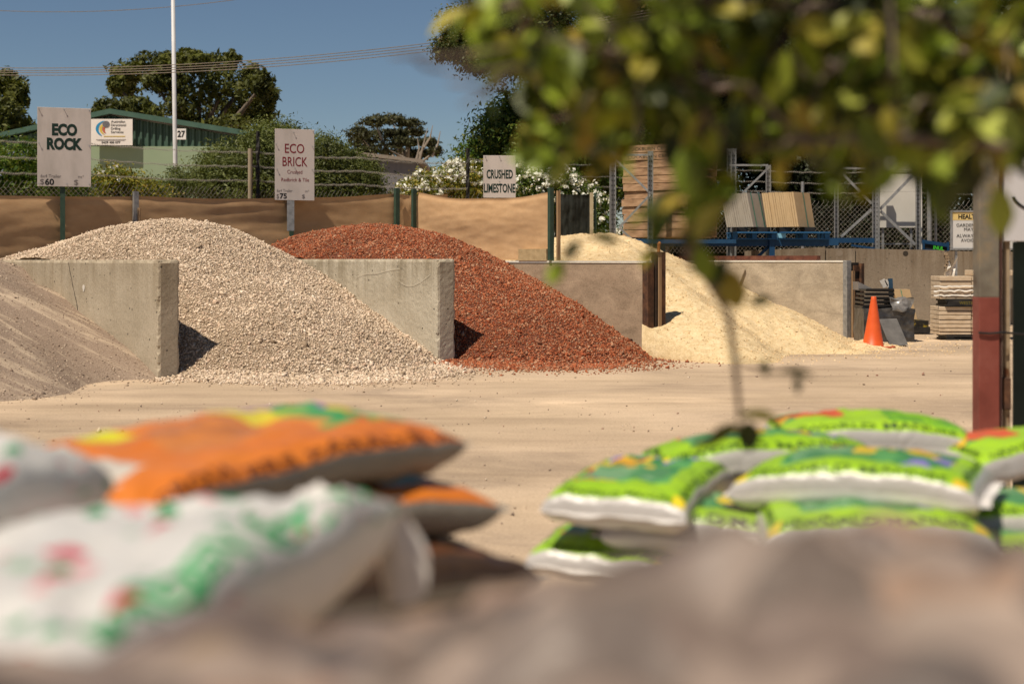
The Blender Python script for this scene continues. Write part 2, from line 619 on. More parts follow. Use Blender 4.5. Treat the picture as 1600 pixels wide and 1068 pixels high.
w4 = panel_wall(E4, 'grey speckled panel wall behind the traffic cone, with galvanised end', PANEL_B, 8.6, 1.775, None)
zbox(MB(), E4, -0.06, 0.06, -0.16, -0.01, 0, 1.78).build('end_post', GALV, w4)
zbox(MB(), E4, -0.09, 0.03, 0.0, 0.09, 0.0, 1.55).build('timber_strip', TIMBER, w4)
zbox(MB(), E4, -0.08, 0.02, 0.34, 0.44, 0.0, 1.72).build('end_post', RUST, w4)
zbox(MB(), E4, 0.0, 0.04, 0.10, 0.34, 0.0, 1.74).build('gap_dark_sheet', mat('gap_dark', [(0.012, 0.010, 0.009), (0.03, 0.025, 0.02)], 0.6, 10), w4)  # black sheet stands in for the shade inside the open gap
for k in range(5):
    zbox(MB(), E4, -0.03, 0.0, 0.13, 0.32, 0.25 + k * 0.32, 0.40 + k * 0.32).build('rib', RUST, w4)
# rusty beam lying along the top of that wall
rb = MB()
zbox(rb, E4 + Vector((0, 0, 1.792)), 0.9, 7.0, -0.06, 0.06, 0.0, 0.11)
tag(rb.build('steel_beam', mat('red_rust_beam', [(0.05, 0.018, 0.012), (0.12, 0.04, 0.025), (0.17, 0.07, 0.04)], 0.75, 6), loc=E4 + D * 3 + Vector((0, 0, 1.792))), 'long rusty red steel beam lying along the top of the grey panel wall', 'beam')

# ================================================================== HEAPS
def softmin(a, b, k=5.0):
    return -np.log(np.exp(-k * a) + np.exp(-k * b)) / k

def vnoise(x, y, f, seed):
    """cheap smooth value noise, vectorised"""
    x = x * f + seed * 17.3; y = y * f + seed * 5.1
    xi = np.floor(x).astype(np.int64); yi = np.floor(y).astype(np.int64)
    xf = x - xi; yf = y - yi
    xf = xf * xf * (3 - 2 * xf); yf = yf * yf * (3 - 2 * yf)
    def hsh(a, b):
        n = (a * 374761393 + b * 668265263) & 0x7fffffff
        n = ((n ^ (n >> 13)) * 1274126177) & 0x7fffffff
        return (n & 0xffff) / 65535.0 - 0.5
    return (hsh(xi, yi) * (1 - xf) + hsh(xi + 1, yi) * xf) * (1 - yf) + (hsh(xi, yi + 1) * (1 - xf) + hsh(xi + 1, yi + 1) * xf) * yf

def xy_of(E0, s, w):
    return E0.x + D.x * s + E.x * w, E0.y + D.y * s + E.y * w

def relief(x, y, f, seed):
    return vnoise(x, y, f, seed) + 0.5 * vnoise(x, y, f * 2.7, seed + 3) + 0.25 * vnoise(x, y, f * 7, seed + 5)

def heap(name, label, cat, E0, hfun, s_rng, wlo, whi, res, base_mat, rough=0.02, rfreq=3.0, seed=1):
    ns, nw = res
    sl = np.linspace(s_rng[0], s_rng[1], ns)
    wl_ = np.linspace(wlo(sl).min(), whi(sl).max(), nw)
    s = sl[:, None] * np.ones((1, nw))
    w = wl_[None, :] * np.ones((ns, 1))
    good = (w > wlo(s) - 0.12) & (w < whi(s) + 0.12)      # the rim ends inside the walls
    x, y = xy_of(E0, s, w)
    h = hfun(s, w)
    fade = np.clip(h / 0.25, 0, 1)
    h = h + relief(x, y, rfreq, seed) * rough * 2 * fade
    z = np.maximum(h, -0.03)
    # close the heap at its borders with a skirt down to the ground
    x = np.pad(x, 1, mode='edge'); y = np.pad(y, 1, mode='edge')
    z = np.pad(z, 1, mode='constant', constant_values=-0.03)
    good = np.pad(good, 1, mode='edge')
    ns, nw = ns + 2, nw + 2
    v = np.stack([x, y, z], -1).reshape(-1, 3)
    i = np.arange(ns - 1)[:, None] * nw + np.arange(nw - 1)[None, :]
    f = np.stack([i, i + 1, i + nw + 1, i + nw], -1).reshape(-1, 4)
    keep = (z.reshape(-1)[f] > -0.029).any(1) & good.reshape(-1)[f].all(1)
    f = f[keep]
    used = np.unique(f)
    remap = np.full(len(v), -1, dtype=np.int64); remap[used] = np.arange(len(used))
    # orientation: normals up
    v2 = v[used]; f2 = remap[f]
    a = v2[f2[len(f2) // 2]]
    n = np.cross(a[1] - a[0], a[2] - a[0])
    if n[2] < 0:
        f2 = f2[:, ::-1]
    o = np_mesh(name, v2, f2, base_mat, smooth=True, loc=tuple(E0))
    return tag(o, label, cat)

OCT = np.array([(1, 0, 0), (-1, 0, 0), (0, 1, 0), (0, -1, 0), (0, 0, 1), (0, 0, -1)], dtype=np.float64)
OCT_F = np.array([(0, 2, 4), (2, 1, 4), (1, 3, 4), (3, 0, 4), (2, 0, 5), (1, 2, 5), (3, 1, 5), (0, 3, 5)])

def stones_at(pos, size, rng, flat=0.75, jit=0.45):
    n = len(pos)
    q = rng.normal(size=(n, 4)); q /= np.linalg.norm(q, axis=1)[:, None]
    a, b, c, d = q.T
    R = np.stack([1 - 2 * (c * c + d * d), 2 * (b * c - a * d), 2 * (b * d + a * c),
                  2 * (b * c + a * d), 1 - 2 * (b * b + d * d), 2 * (c * d - a * b),
                  2 * (b * d - a * c), 2 * (c * d + a * b), 1 - 2 * (b * b + c * c)], -1).reshape(n, 3, 3)
    sc = np.stack([rng.uniform(.75, 1.25, n), rng.uniform(.6, 1.0, n), rng.uniform(.4, flat, n)], -1)
    v = OCT[None] + rng.uniform(-jit, jit, (n, 6, 3))
    v = v * sc[:, None, :] * size[:, None, None] * 0.5
    v = np.einsum('nij,nkj->nki', R, v) + pos[:, None, :]
    f = OCT_F[None] + (np.arange(n) * 6)[:, None, None]
    return v.reshape(-1, 3), f.reshape(-1, 3)

def cover(parent, name, E0, hfun, s_rng, wlo, whi, n, size, mat_, seed, spill=0.12, lift=0.15, rough=0.02, rfreq=3.0, hseed=1):
    rng = np.random.default_rng(seed)
    s = rng.uniform(s_rng[0], s_rng[1], n * 2)
    t = rng.uniform(0, 1, n * 2)
    lo, hi = wlo(s), whi(s)
    wmax = (hi - lo).max()
    ok = rng.uniform(0, 1, n * 2) < (hi - lo) / wmax
    s, t, lo, hi = s[ok], t[ok], lo[ok], hi[ok]
    w = lo + (hi - lo) * t
    h = hfun(s, w)
    p = np.exp(np.minimum(h, 0) / spill * 1.0)
    p = np.where(h > 0.0, 1.0, p * 0.6)
    ok = rng.uniform(0, 1, len(s)) < p
    s, w, h = s[ok][:n], w[ok][:n], h[ok][:n]
    x, y = xy_of(E0, s, w)
    sz = size * np.exp(rng.normal(0, 0.38, len(s))) * (1 + 0.35 * np.exp(-np.maximum(h, 0) / 0.35) * rng.uniform(0, 1, len(s)))
    h = h + relief(x, y, rfreq, hseed) * rough * 2 * np.clip(h / 0.25, 0, 1)
    z = np.maximum(h, 0) + sz * lift
    v, f = stones_at(np.stack([x, y, z], -1), sz, rng)
    o = np_mesh(name, v, f, mat_, parent)
    o['kind'] = 'stuff'
    return o

half = TH / 2
# ---- pale crushed rock (between the two concrete walls)
toe1 = lambda w: np.interp(w, [-1.3, -0.3, 0.18, 0.7, 1.4, 2.4, 3.4, 4.6, 5.8], [1.2, 0.5, -0.05, -0.85, -1.6, -1.9, -1.5, -0.6, 0.2])
apr1 = lambda w: np.interp(w, [-1.3, -0.6, 0.0, 0.3, 0.8, 2.0, 3.4, 4.6, 5.8], [1.2, 0.9, -0.3, -1.1, -2.0, -2.3, -1.9, -1.1, 0.3])
def h_rock(s, w):
    a = 0.425 * (s - toe1(w) + 0.12 * vnoise(s, w, 1.1, 3) + 0.5 * vnoise(s, w, 0.45, 5) + 0.10 * np.sin(s * 1.1 + w * 0.6))
    b = 2.66 - 0.05 * np.minimum(np.maximum(s - 4.4, 0), 3.2) ** 2 - 0.02 * np.maximum(4.4 - s, 0) ** 2 - 0.05 * (w - 2.5) ** 2 + 0.10 * vnoise(s, w, 0.8, 4)
    ap = np.minimum(0.085 * (s - apr1(w) + 0.5 * vnoise(s, w, 1.7, 8)), 0.10)
    side = 1.80 + 0.75 * np.minimum(np.abs(w - half), np.abs(4.9 - half - w)) ** 0.9 + 0.10 * vnoise(s, w, 1.4, 6)
    b = np.where(s > 0.3, softmin(b, side, 5.0), b)
    b = b - 0.9 * np.maximum(s - 8.6, 0) ** 2
    return np.maximum(softmin(a, b, 4.0), ap)
lo1 = lambda s: np.where(s > -0.03, half - 0.02, -1.3)
hi1 = lambda s: np.where(s > -0.35, 4.9 - half + 0.02, 5.9)
BASE_ROCK = mat('rock_fines', [(0.20, 0.145, 0.095), (0.36, 0.27, 0.185)], 0.95, 25, bump=0.8, bscale=60, bdist=0.03, rnd=False)
ROCK = island_mat('pale_crushed_rock', [(0.25, 0.18, 0.12), (0.48, 0.37, 0.26), (0.59, 0.465, 0.335), (0.67, 0.545, 0.41), (0.55, 0.395, 0.285), (0.76, 0.65, 0.52)], 0.9, (0.5, (0.84, 0.82, 0.80), (1.06, 1.06, 1.06)))
hp1 = heap('gravel_heap', 'tall heap of pale cream crushed rock between two concrete walls', 'gravel heap', E1, h_rock, (-3.6, 9.2), lo1, hi1, (200, 130), BASE_ROCK, 0.02)
cover(hp1, 'stones', E1, h_rock, (-3.9, 9.1), lo1, hi1, 118000, 0.030, ROCK, 11, spill=0.03)

# ---- red crushed brick
toe2 = lambda w: np.interp(w, [-1.0, -0.2, 0.2, 0.8, 1.6, 2.4, 3.2, 3.9, 5.2], [1.0, 0.3, -0.1, -0.9, -1.5, -1.65, -1.35, -0.85, 0.2])
apr2 = lambda w: np.interp(w, [-1.0, -0.3, 0.6, 1.8, 2.6, 3.2, 3.9, 5.2], [0.3, -0.6, -1.5, -1.7, -1.5, -1.1, -0.6, 0.5])
def h_brick(s, w):
    a = 0.445 * (s - toe2(w) + 0.12 * vnoise(s, w, 1.2, 13) + 0.5 * vnoise(s, w, 0.5, 15) + 0.10 * np.sin(s * 1.2 + w * 0.5))
    b = 2.62 - 0.045 * np.maximum(s - 5, 0) ** 2 - 0.02 * np.maximum(5 - s, 0) ** 2 - 0.055 * (w - 1.3) ** 2 + 0.08 * vnoise(s, w, 0.9, 14)
    ap = np.minimum(0.07 * (s - apr2(w) + 0.5 * vnoise(s, w, 1.7, 18)), 0.07)
    side = 1.81 + 0.75 * np.minimum(np.abs(w - half), np.abs(3.95 - w)) ** 0.9 + 0.08 * vnoise(s, w, 1.4, 16)
    b = np.where(s > 0.3, softmin(b, side, 5.0), b)
    b = b - 0.9 * np.maximum(s - 7.2, 0) ** 2
    return np.maximum(softmin(a, b, 4.0), ap)
lo2 = lambda s: np.where(s > 0.02, half - 0.02, -1.0)
hi2 = lambda s: np.where(s > -0.95, 4.07 - 0.12, 4.35)
BASE_BRICK = mat('brick_fines', [(0.10, 0.032, 0.018), (0.20, 0.07, 0.04)], 0.95, 25, bump=0.8, bscale=60, bdist=0.03, rnd=False)
BRICK = island_mat('crushed_brick', [(0.11, 0.034, 0.016), (0.26, 0.072, 0.028), (0.35, 0.105, 0.042), (0.29, 0.066, 0.027), (0.41, 0.15, 0.068), (0.42, 0.26, 0.16), (0.19, 0.05, 0.022)], 0.88, (0.55, (0.80, 0.78, 0.76), (1.10, 1.10, 1.10)))
hp2 = heap('brick_heap', 'heap of crushed red brick between the concrete and the brown panel wall', 'gravel heap', E2, h_brick, (-2.9, 8.1), lo2, hi2, (190, 110), BASE_BRICK, 0.02, seed=21)
cover(hp2, 'stones', E2, h_brick, (-3.2, 7.6), lo2, hi2, 100000, 0.030, BRICK, 12, spill=0.03, hseed=21)

# ---- yellow crushed limestone
AP = Vector((1.95, 32.3, 0))
def h_lime(s, w):
    x, y = xy_of(E3, s, w)
    dx, dy = x - AP.x, y - AP.y
    dx = np.where(dx > 0, dx * 1.10, dx * 0.9)
    dy = np.where(dy < 0, dy * 0.76, dy * 0.75)
    r = np.sqrt(dx * dx + dy * dy + 0.35)
    ang = np.arctan2(dy, dx)
    h = 2.78 - 0.465 * r * (1 + 0.05 * np.sin(ang * 7 + 1) + 0.04 * np.sin(ang * 13))
    # low tongue of spilt sand reaching the traffic cone
    tx, ty = x - 4.9, y - 30.0
    tongue = 0.25 - 0.105 * np.sqrt((tx * 0.80) ** 2 + (ty * 0.8) ** 2) + 0.14 * vnoise(x, y, 1.6, 31) + 0.09 * vnoise(x, y, 4.3, 33)
    return np.maximum(softmin(h, np.full_like(h, 2.55), 6), tongue)
lo3 = lambda s: np.where(s > 0.05, 0.1, -0.2)
hi3 = lambda s: np.where(s > 1.95, 8.28 - 0.11, 10.5)
def lime_material():
    m, nt, bs = nodes_of('crushed_limestone')
    v = coords(nt, rnd=False)
    f = noise(nt, v, 7, 7, 0.7)
    col = ramp(nt, f, [(0.60, 0.435, 0.235), (0.76, 0.585, 0.345), (0.86, 0.695, 0.45)], 0.3, 0.7)
    f2 = noise(nt, v, 70, 4, 0.7)
    col = mixc(nt, 1.0, col, ramp(nt, f2, [(0.72, 0.69, 0.62), (1.05, 1.05, 1.05)], 0.3, 0.6), 'MULTIPLY')
    nt.links.new(col, bs.inputs['Base Color'])
    bs.inputs['Roughness'].default_value = 0.95
    bs.inputs['Specular IOR Level'].default_value = 0.1
    b = bumpn(nt, bs, f2, 0.8, 0.02)
    bumpn(nt, bs, f, 0.6, 0.08, b)
    return m
LIME = lime_material()
hp3 = heap('limestone_heap', 'heap of pale yellow crushed limestone spilling towards the traffic cone', 'gravel heap', E3, h_lime, (-3.2, 8.5), lo3, hi3, (200, 160), LIME, 0.05, 2.4, seed=41)
LIMEST = island_mat('limestone_lumps', [(0.36, 0.24, 0.12), (0.58, 0.42, 0.23), (0.72, 0.50, 0.27), (0.82, 0.64, 0.38)], 0.95)
cover(hp3, 'stones', E3, h_lime, (-3.2, 8.5), lo3, hi3, 26000, 0.022, LIMEST, 13, spill=0.08, lift=-0.02, rough=0.05, rfreq=2.4, hseed=41)

# ---- fine grey-brown grit, left of the first wall
def h_grit(s, w):
    ds, dw = s - 7.2, w + 3.0
    r = np.sqrt(ds * ds + dw * dw + 0.3)
    ang = np.arctan2(dw, ds)
    k = 1 + 0.04 * np.sin(ang * 9) + 0.03 * np.sin(ang * 17 + 2)
    kk = np.clip((w + 2.2) / 1.7, 0, 1); kk = kk * kk * (3 - 2 * kk)
    k = k * np.where(s < 5, 0.84 + 0.16 * kk, 1.0 - 0.16 * (1 - kk) * np.clip((7.2 - s) / 2.2, 0, 1))
    h = 2.76 - 0.368 * r * k
    return softmin(h, np.full_like(h, 2.6), 6)
lo0 = lambda s: np.full_like(s, -12.0)
hi0 = lambda s: np.where(s > 0.02, -half + 0.02, 0.9)
def grit_material():
    m, nt, bs = nodes_of('fine_grit')
    v = coords(nt, rnd=False)
    vs = coords(nt, (1, 1, 1), rnd=False)
    f = noise(nt, v, 55, 5, 0.75)
    col = ramp(nt, f, [(0.14, 0.098, 0.07), (0.28, 0.205, 0.15), (0.42, 0.325, 0.25)], 0.3, 0.68)
    # pale streaks that ran down the slope: bands around the apex
    gz = nt.nodes.new('ShaderNodeMapping'); gz.vector_type = 'TEXTURE'
    ax = math.atan2(D.y, D.x)
    gz.inputs['Rotation'].default_value = (0, 0, ax + 0.5)
    gz.inputs['Scale'].default_value = (2.2, 0.35, 2.2)
    nt.links.new(vs, gz.inputs[0])
    f2 = noise(nt, gz.outputs[0], 1.1, 6, 0.65, 0.6)
    col = mixc(nt, ramp(nt, f2, [(0, 0, 0), (0.05, 0.05, 0.05), (0.9, 0.9, 0.9)], 0.38, 0.66), col, (0.54, 0.42, 0.30))
    nt.links.new(col, bs.inputs['Base Color'])
    bs.inputs['Roughness'].default_value = 0.95
    bs.inputs['Specular IOR Level'].default_value = 0.15
    bumpn(nt, bs, f, 0.9, 0.02)
    return m
hp0 = heap('grit_heap', 'heap of fine grey-brown grit against the cracked concrete wall', 'gravel heap', E1, h_grit, (-5.0, 9.2), lo0, hi0, (220, 160), grit_material(), 0.012, 2.0, seed=51)
GRIT = island_mat('grit_grains', [(0.16, 0.11, 0.08), (0.30, 0.22, 0.155), (0.40, 0.30, 0.22), (0.52, 0.42, 0.32)], 0.9)
cover(hp0, 'stones', E1, h_grit, (-5.0, 8.0), lambda s: np.full_like(s, -7.0), hi0, 26000, 0.020, GRIT, 14, spill=0.05, lift=0.0, rough=0.012, rfreq=2.0, hseed=51)

# ---- loose pebbles on the yard
rng = np.random.default_rng(99)
n = 5200
yy = rng.uniform(7, 34, n) ** 1.0
xx = (rng.uniform(-0.45, 0.45, n)) * yy
cl = vnoise(xx * 0.35, yy * 2.0, 0.8, 77)
ok = rng.uniform(-0.5, 0.5, n) < cl * 1.6
xx, yy = xx[ok], yy[ok]
sz = 0.018 * np.exp(rng.normal(0, 0.5, len(xx)))
v_, f_ = stones_at(np.stack([xx, yy, sz * 0.15], -1), sz, rng)
pb = np_mesh('loose_pebbles', v_, f_, island_mat('yard_pebbles', [(0.10, 0.075, 0.06), (0.22, 0.16, 0.12), (0.40, 0.30, 0.21), (0.6, 0.5, 0.38), (0.2, 0.07, 0.04)], 0.9))
tag(pb, 'scattered small pebbles and crushed brick lying on the sandy yard', 'pebbles', kind='stuff')

# ---- retaining wall closing the bays at the back (behind the heaps)
bw = MB()
zbox(bw, E1, 9.25, 9.5, -8.0, 9.6, 0, 1.72)
tag(bw.build('retaining_wall', CONC_BACK, loc=E1 + D * 9.3), 'low concrete retaining wall behind the heaps, below the brown cloth fence', 'wall')

# ================================================================== CLOTH FENCES
CLOTH = mat('brown_shade_cloth', [(0.45, 0.275, 0.14), (0.54, 0.345, 0.185)], 0.85, 3.0, (1, 1, 2), 0.25, 120, 0.004, spec=0.15)
BLACK_CLOTH = mat('black_shade_cloth', [(0.012, 0.014, 0.011), (0.03, 0.032, 0.026)], 0.9, 6)
FENCE0 = E1 + D * 9.75
def fence_pt(px, off=0.0):
    """point of the back fence line seen in photograph column px"""
    k = (px - 800.0) / FPX
    o = FENCE0 + D * off
    w = (k * o.y - o.x) / (E.x - k * E.y)
    return o + E * w

def zat(py, p):
    return CAM_H - (py - HOR) / FPX * p.y

def cloth(a, b, ztop_a, ztop_b, zbot_a, zbot_b, sag, nrm, parent, name, mat_, wr=0.05, seed=0, hem=True):
    nx, nz = 90, 40
    vs, fs = [], []
    for i in range(nx + 1):
        t = i / nx
        p = a.lerp(b, t)
        zt = ztop_a + (ztop_b - ztop_a) * t - sag * math.sin(math.pi * t) ** 1.0 * (1 + 0.15 * math.sin(9 * t))
        zb = zbot_a + (zbot_b - zbot_a) * t
        for k in range(nz + 1):
            u = k / nz
            z = zt + (zb - zt) * u
            q = Vector((t * 3.1 + seed, u * 1.2, seed))
            env = math.sin(math.pi * t) ** 0.5
            # horizontal drape folds, sagging with the hem, plus diagonal pulls from the fixing points
            d = wr * env * (1.1 * math.sin(u * 9.0 - 2.2 * math.sin(math.pi * t) + seed) * (1 - 0.4 * u) + 0.9 * mnoise.noise(q * 1.7) + 0.5 * mnoise.noise(Vector((t * 11 + seed, u * 4, 2))))
            d += wr * 0.35 * math.sin((t * 26 + u * 9)) * math.exp(-6 * t) + wr * 0.35 * math.sin(((1 - t) * 26 + u * 9)) * math.exp(-6 * (1 - t))
            d += wr * 0.55 * env * mnoise.noise(Vector((t * 5 + seed, u * 13 + 2.5 * math.sin(math.pi * t), 7 + seed))) + wr * 0.2 * mnoise.noise(Vector((t * 16 + seed, u * 26, 1)))
            d += wr * 0.9 * env * (0.35 - abs(mnoise.noise(Vector((t * 3.3 + seed * 2, u * 5.5 + t * 2, 4))))) 
            d += -0.05 * math.exp(-((u - 0.03) / 0.03) ** 2) * 0.4
            vs.append(p + nrm * d + Vector((0, 0, z)))
    for i in range(nx):
        for k in range(nz):
            a_ = i * (nz + 1) + k
            fs.append((a_, a_ + nz + 1, a_ + nz + 2, a_ + 1))
    return MB().add(vs, fs).build(name, mat_, parent, True)

NB = -D       # the fence looks towards the yard
fence = thing('cloth_fence', fence_pt(212), 'long brown shade cloth fence behind the grit, rock and brick heaps', 'fence')
pa, pb_, pc_, pd_ = fence_pt(-110), fence_pt(98), fence_pt(212), fence_pt(620)
def flat(p): return Vector((p.x, p.y, 0))
cloth(flat(pa), flat(pc_), zat(303, pa), zat(307, pc_), 1.2, 1.2, 0.02, NB, fence, 'cloth', CLOTH, 0.015, 1.0)
cloth(flat(pc_), flat(pd_), zat(306, pc_), zat(302, pd_), 1.2, 1.2, 0.10, NB, fence, 'cloth', CLOTH, 0.018, 4.3)
pe_ = fence_pt(700)
cloth(flat(pd_), flat(pe_), zat(303, pd_), zat(303, pe_), 1.2, 1.2, 0.05, NB, fence, 'cloth', CLOTH, 0.02, 8.1)
for px, top, mt, r in ((212, 299, GALV, 0.055), (620, 294, GREEN_STEEL, 0.06), (-110, 299, GREEN_STEEL, 0.06)):
    p = fence_pt(px, -0.1)
    MB().box((p.x, p.y, zat(top, p) / 2), (r * 2, r * 1.6, zat(top, p)), Matrix.Rotation(0.67, 3, 'Z')).build('post', mt, fence)
    if px == 212:
        MB().box((p.x + 0.08, p.y - .02, 2.95 / 2), (0.05, 0.05, 2.95)).build('post', TIMBER, fence)

# cloth windbreak standing on the brown panel wall
def wall3_pt(px):
    k = (px - 800.0) / FPX
    o = E3 - E * 0.02
    s = (k * o.y - o.x) / (D.x - k * D.y)
    return o + D * s
wa, wb = wall3_pt(652), wall3_pt(866)
wind = thing('cloth_windbreak', wall3_pt(866) + Vector((0, 0, 1.785)), 'sunlit brown cloth windbreak standing on the brown panel wall', 'windbreak')
cloth(wa, wb, zat(300, wa), zat(298, wb), 1.80, 1.80, 0.17, -E, wind, 'cloth', CLOTH, 0.018, 12.7)
for p, top in ((wa, 295), (wb, 293)):
    q = p - E * 0.09
    MB().box((q.x, q.y, (1.79 + zat(top, q)) / 2), (0.10, 0.08, zat(top, q) - 1.79), Matrix.Rotation(0.67, 3, 'Z')).build('post', GREEN_STEEL, wind)
MB().box((wb.x - E.x * .02 + .10, wb.y - E.y * .02, (1.79 + zat(298, wb)) / 2), (0.07, 0.05, zat(298, wb) - 1.79), Matrix.Rotation(0.67, 3, 'Z')).build('timber_batten', TIMBER, wind)
bp = wall3_pt(838)
MB_blk = MB()
zbox(MB_blk, Vector((bp.x, bp.y, 1.783)), -0.45, 0.45, -0.11, 0.09, 0.0, 0.24)
tag(MB_blk.build('concrete_block', mat('yellow_stone_block', [(0.34, 0.24, 0.12), (0.5, 0.37, 0.2)], 0.9, 9, bump=0.5), loc=Vector((bp.x, bp.y, 1.783))), 'yellowish stone block on the brown panel wall beside the cloth windbreak', 'block')

# black cloth panel behind the limestone
ba, bb = P(868, 300, 36.5), P(924, 300, 36.8)
bl = thing('black_cloth_screen', (bb.x, bb.y, 0), 'short black shade cloth screen behind the limestone heap', 'screen')
cloth(flat(ba), flat(bb), zat(302, ba), zat(303, bb), 0.6, 0.6, 0.03, Vector((0, -1, 0)), bl, 'cloth', BLACK_CLOTH, 0.04, 3.3)
MB().box((bb.x, bb.y - .06, zat(301, bb) / 2), (0.09, 0.09, zat(301, bb))).build('post', mat('pale_post', [(0.35, 0.28, 0.17), (0.5, 0.42, 0.28)], 0.8, 5), bl)
MB().box((bb.x + .1, bb.y, zat(301, bb) / 2), (0.06, 0.06, zat(301, bb))).build('post', GREEN_STEEL, bl)

# ================================================================== BARBED WIRE AND CHAIN LINK FENCES BEHIND
WIRE = mat('fence_wire', [(0.34, 0.31, 0.26), (0.52, 0.48, 0.42)], 0.6, 20, metal=0.2)
def link_fence(name, label, pts, z_top, strands, posts, fringe=True, mesh_from=0.0, pitch=0.11):
    """pts: polyline on the ground; diamond mesh wires + barbed strands above"""
    t = thing(name, pts[len(pts) // 2], label, 'fence')
    mesh = MB()
    for a, b in zip(pts[:-1], pts[1:]):
        d = b - a; L = d.length; u = d / L
        n = int(L / pitch)
        H = z_top - mesh_from
        for i in range(-int(H / pitch), n):
            for sgn in (1, -1):
                x0 = i * pitch if sgn == 1 else i * pitch + H
                x1 = x0 + sgn * H
                z0, z1 = mesh_from, z_top
                # clip to the bay of fence
                if sgn == 1:
                    if x0 < 0: z0 += -x0; x0 = 0
                    if x1 > L: z1 -= (x1 - L); x1 = L
                else:
                    if x0 > L: z0 += x0 - L; x0 = L
                    if x1 < 0: z1 -= -x1; x1 = 0
                if z1 - z0 < 0.05: continue
                p = a + u * x0 + Vector((0, 0, z0)); q = a + u * x1 + Vector((0, 0, z1))
                mesh.tube([p, q], 0.0035, 3, False)
            if fringe:
                x = i * pitch
                if 0 < x < L:
                    p = a + u * x + Vector((0, 0, z_top))
                    mesh.tube([p, p + u * 0.05 + Vector((0, 0, 0.07)), p + u * random.uniform(0.06, 0.13) + Vector((0, 0, random.uniform(.10, .16)))], 0.005, 3, False)
    o = mesh.build('wire_mesh', WIRE, t); o['kind'] = 'stuff'
    for zs in strands:
        st = MB()
        path = []
        for a, b in zip(pts[:-1], pts[1:]):
            for k in range(24):
                tt = k / 24
                p = a.lerp(b, tt); path.append(p + Vector((0, 0, zs - 0.05 * math.sin(math.pi * tt) + 0.012 * math.sin(k * 2.2))))
        path.append(pts[-1] + Vector((0, 0, zs)))
        st.tube(path, 0.0042, 4)
        for k, p in enumerate(path[:-1]):
            q = path[k + 1]
            for f in (0.15, .5, .85):
                c = p.lerp(q, f)
                st.tube([c + Vector((-.02, 0, -.03)), c + Vector((.02, 0, .03))], 0.003, 3)
                st.tube([c + Vector((.02, .01, -.03)), c + Vector((-.02, 0, .03))], 0.003, 3)
        st.build('barbed_strand', WIRE, t)
    for p, h, m_, r in posts:
        if r < 0:
            # twisted dark star picket
            pm = MB(); N = 26
            vs, fs = [], []
            for i in range(N + 1):
                for k in range(4):
                    th = i * 0.55 + k * math.pi / 2
                    rr = -r * (1.0 if (i % 3) else 1.35)
                    vs.append((p.x + rr * math.cos(th), p.y + rr * math.sin(th), h * i / N))
            for i in range(N):
                for k in range(4):
                    fs.append((i * 4 + k, i * 4 + (k + 1) % 4, (i + 1) * 4 + (k + 1) % 4, (i + 1) * 4 + k))
            fs.append((N * 4, N * 4 + 1, N * 4 + 2, N * 4 + 3))
            pm.add(vs, fs).build('post', m_, t)
        else:
            MB().tube([(p.x, p.y, 0), (p.x, p.y, h)], r, 10).build('post', m_, t)
    return t

BLACKPOST = mat('tarred_post', [(0.012, 0.011, 0.010), (0.035, 0.03, 0.026)], 0.7, 14)
OLDPOST = mat('grey_timber_post', [(0.22, 0.17, 0.115), (0.36, 0.29, 0.20)], 0.85, 5, (1, 1, 0.2))
fp = [flat(fence_pt(x, 0.6)) for x in (-130, 130, 400, 560, 730)]
pm_ = fence_pt(400, 0.6)
link_fence('barbed_fence', 'chain link fence with barbed strands and timber posts behind the brown cloth', fp, zat(303, pm_),
           [zat(282, pm_), zat(260, pm_), zat(238, pm_)],
           [(fence_pt(391, .55), zat(233, pm_), OLDPOST, 0.055), (fence_pt(403, .62), zat(205, pm_), BLACKPOST, -0.045), (fence_pt(731, .62), zat(228, fence_pt(731)), BLACKPOST, -0.05)], mesh_from=2.6)
fr = [flat(P(x, 300, y)) for x, y in ((730, 38.6), (950, 41.0), (1180, 43.5), (1400, 44.0), (1640, 44.5))]
pr = P(1300, 300, 44)
link_fence('mesh_fence', 'tall chain link mesh fence standing behind the pallet racks', fr, zat(320, pr), [zat(300, pr), zat(285, pr), zat(268, pr)],
           [(P(1452, 300, 43.6), zat(275, pr), GALV, 0.07), (P(1462, 300, 43.9), zat(278, pr), GALV, 0.04), (P(1254, 300, 43.6), zat(285, pr), GALV, 0.05)], mesh_from=2.0, pitch=0.15)

# ================================================================== PRICE SIGNS
SIGN_W = mat('sign_board', [(0.44, 0.385, 0.345), (0.53, 0.465, 0.425), (0.55, 0.485, 0.445)], 0.45, 1.6, (1.5, 1.5, 0.5), spec=0.4)
SIGN_EDGE = mat('sign_edge', [(0.25, 0.21, 0.17), (0.35, 0.3, 0.25)], 0.7, 9)
TXT_GREEN = mat('dark_green_lettering', [(0.006, 0.022, 0.016), (0.01, 0.03, 0.02)], 0.5, 5)
TXT_BLACK = mat('black_lettering', [(0.008, 0.008, 0.008), (0.016, 0.016, 0.016)], 0.5, 5)
TXT_GREY = mat('faded_grey_lettering', [(0.12, 0.10, 0.095), (0.18, 0.155, 0.145)], 0.6, 5)
TXT_RED = mat('dark_red_lettering', [(0.16, 0.008, 0.014), (0.22, 0.012, 0.018)], 0.5, 5)
NAIL = mat('nail_steel', [(0.4, 0.38, 0.36), (0.5, 0.48, 0.46)], 0.35, 20, metal=0.8)

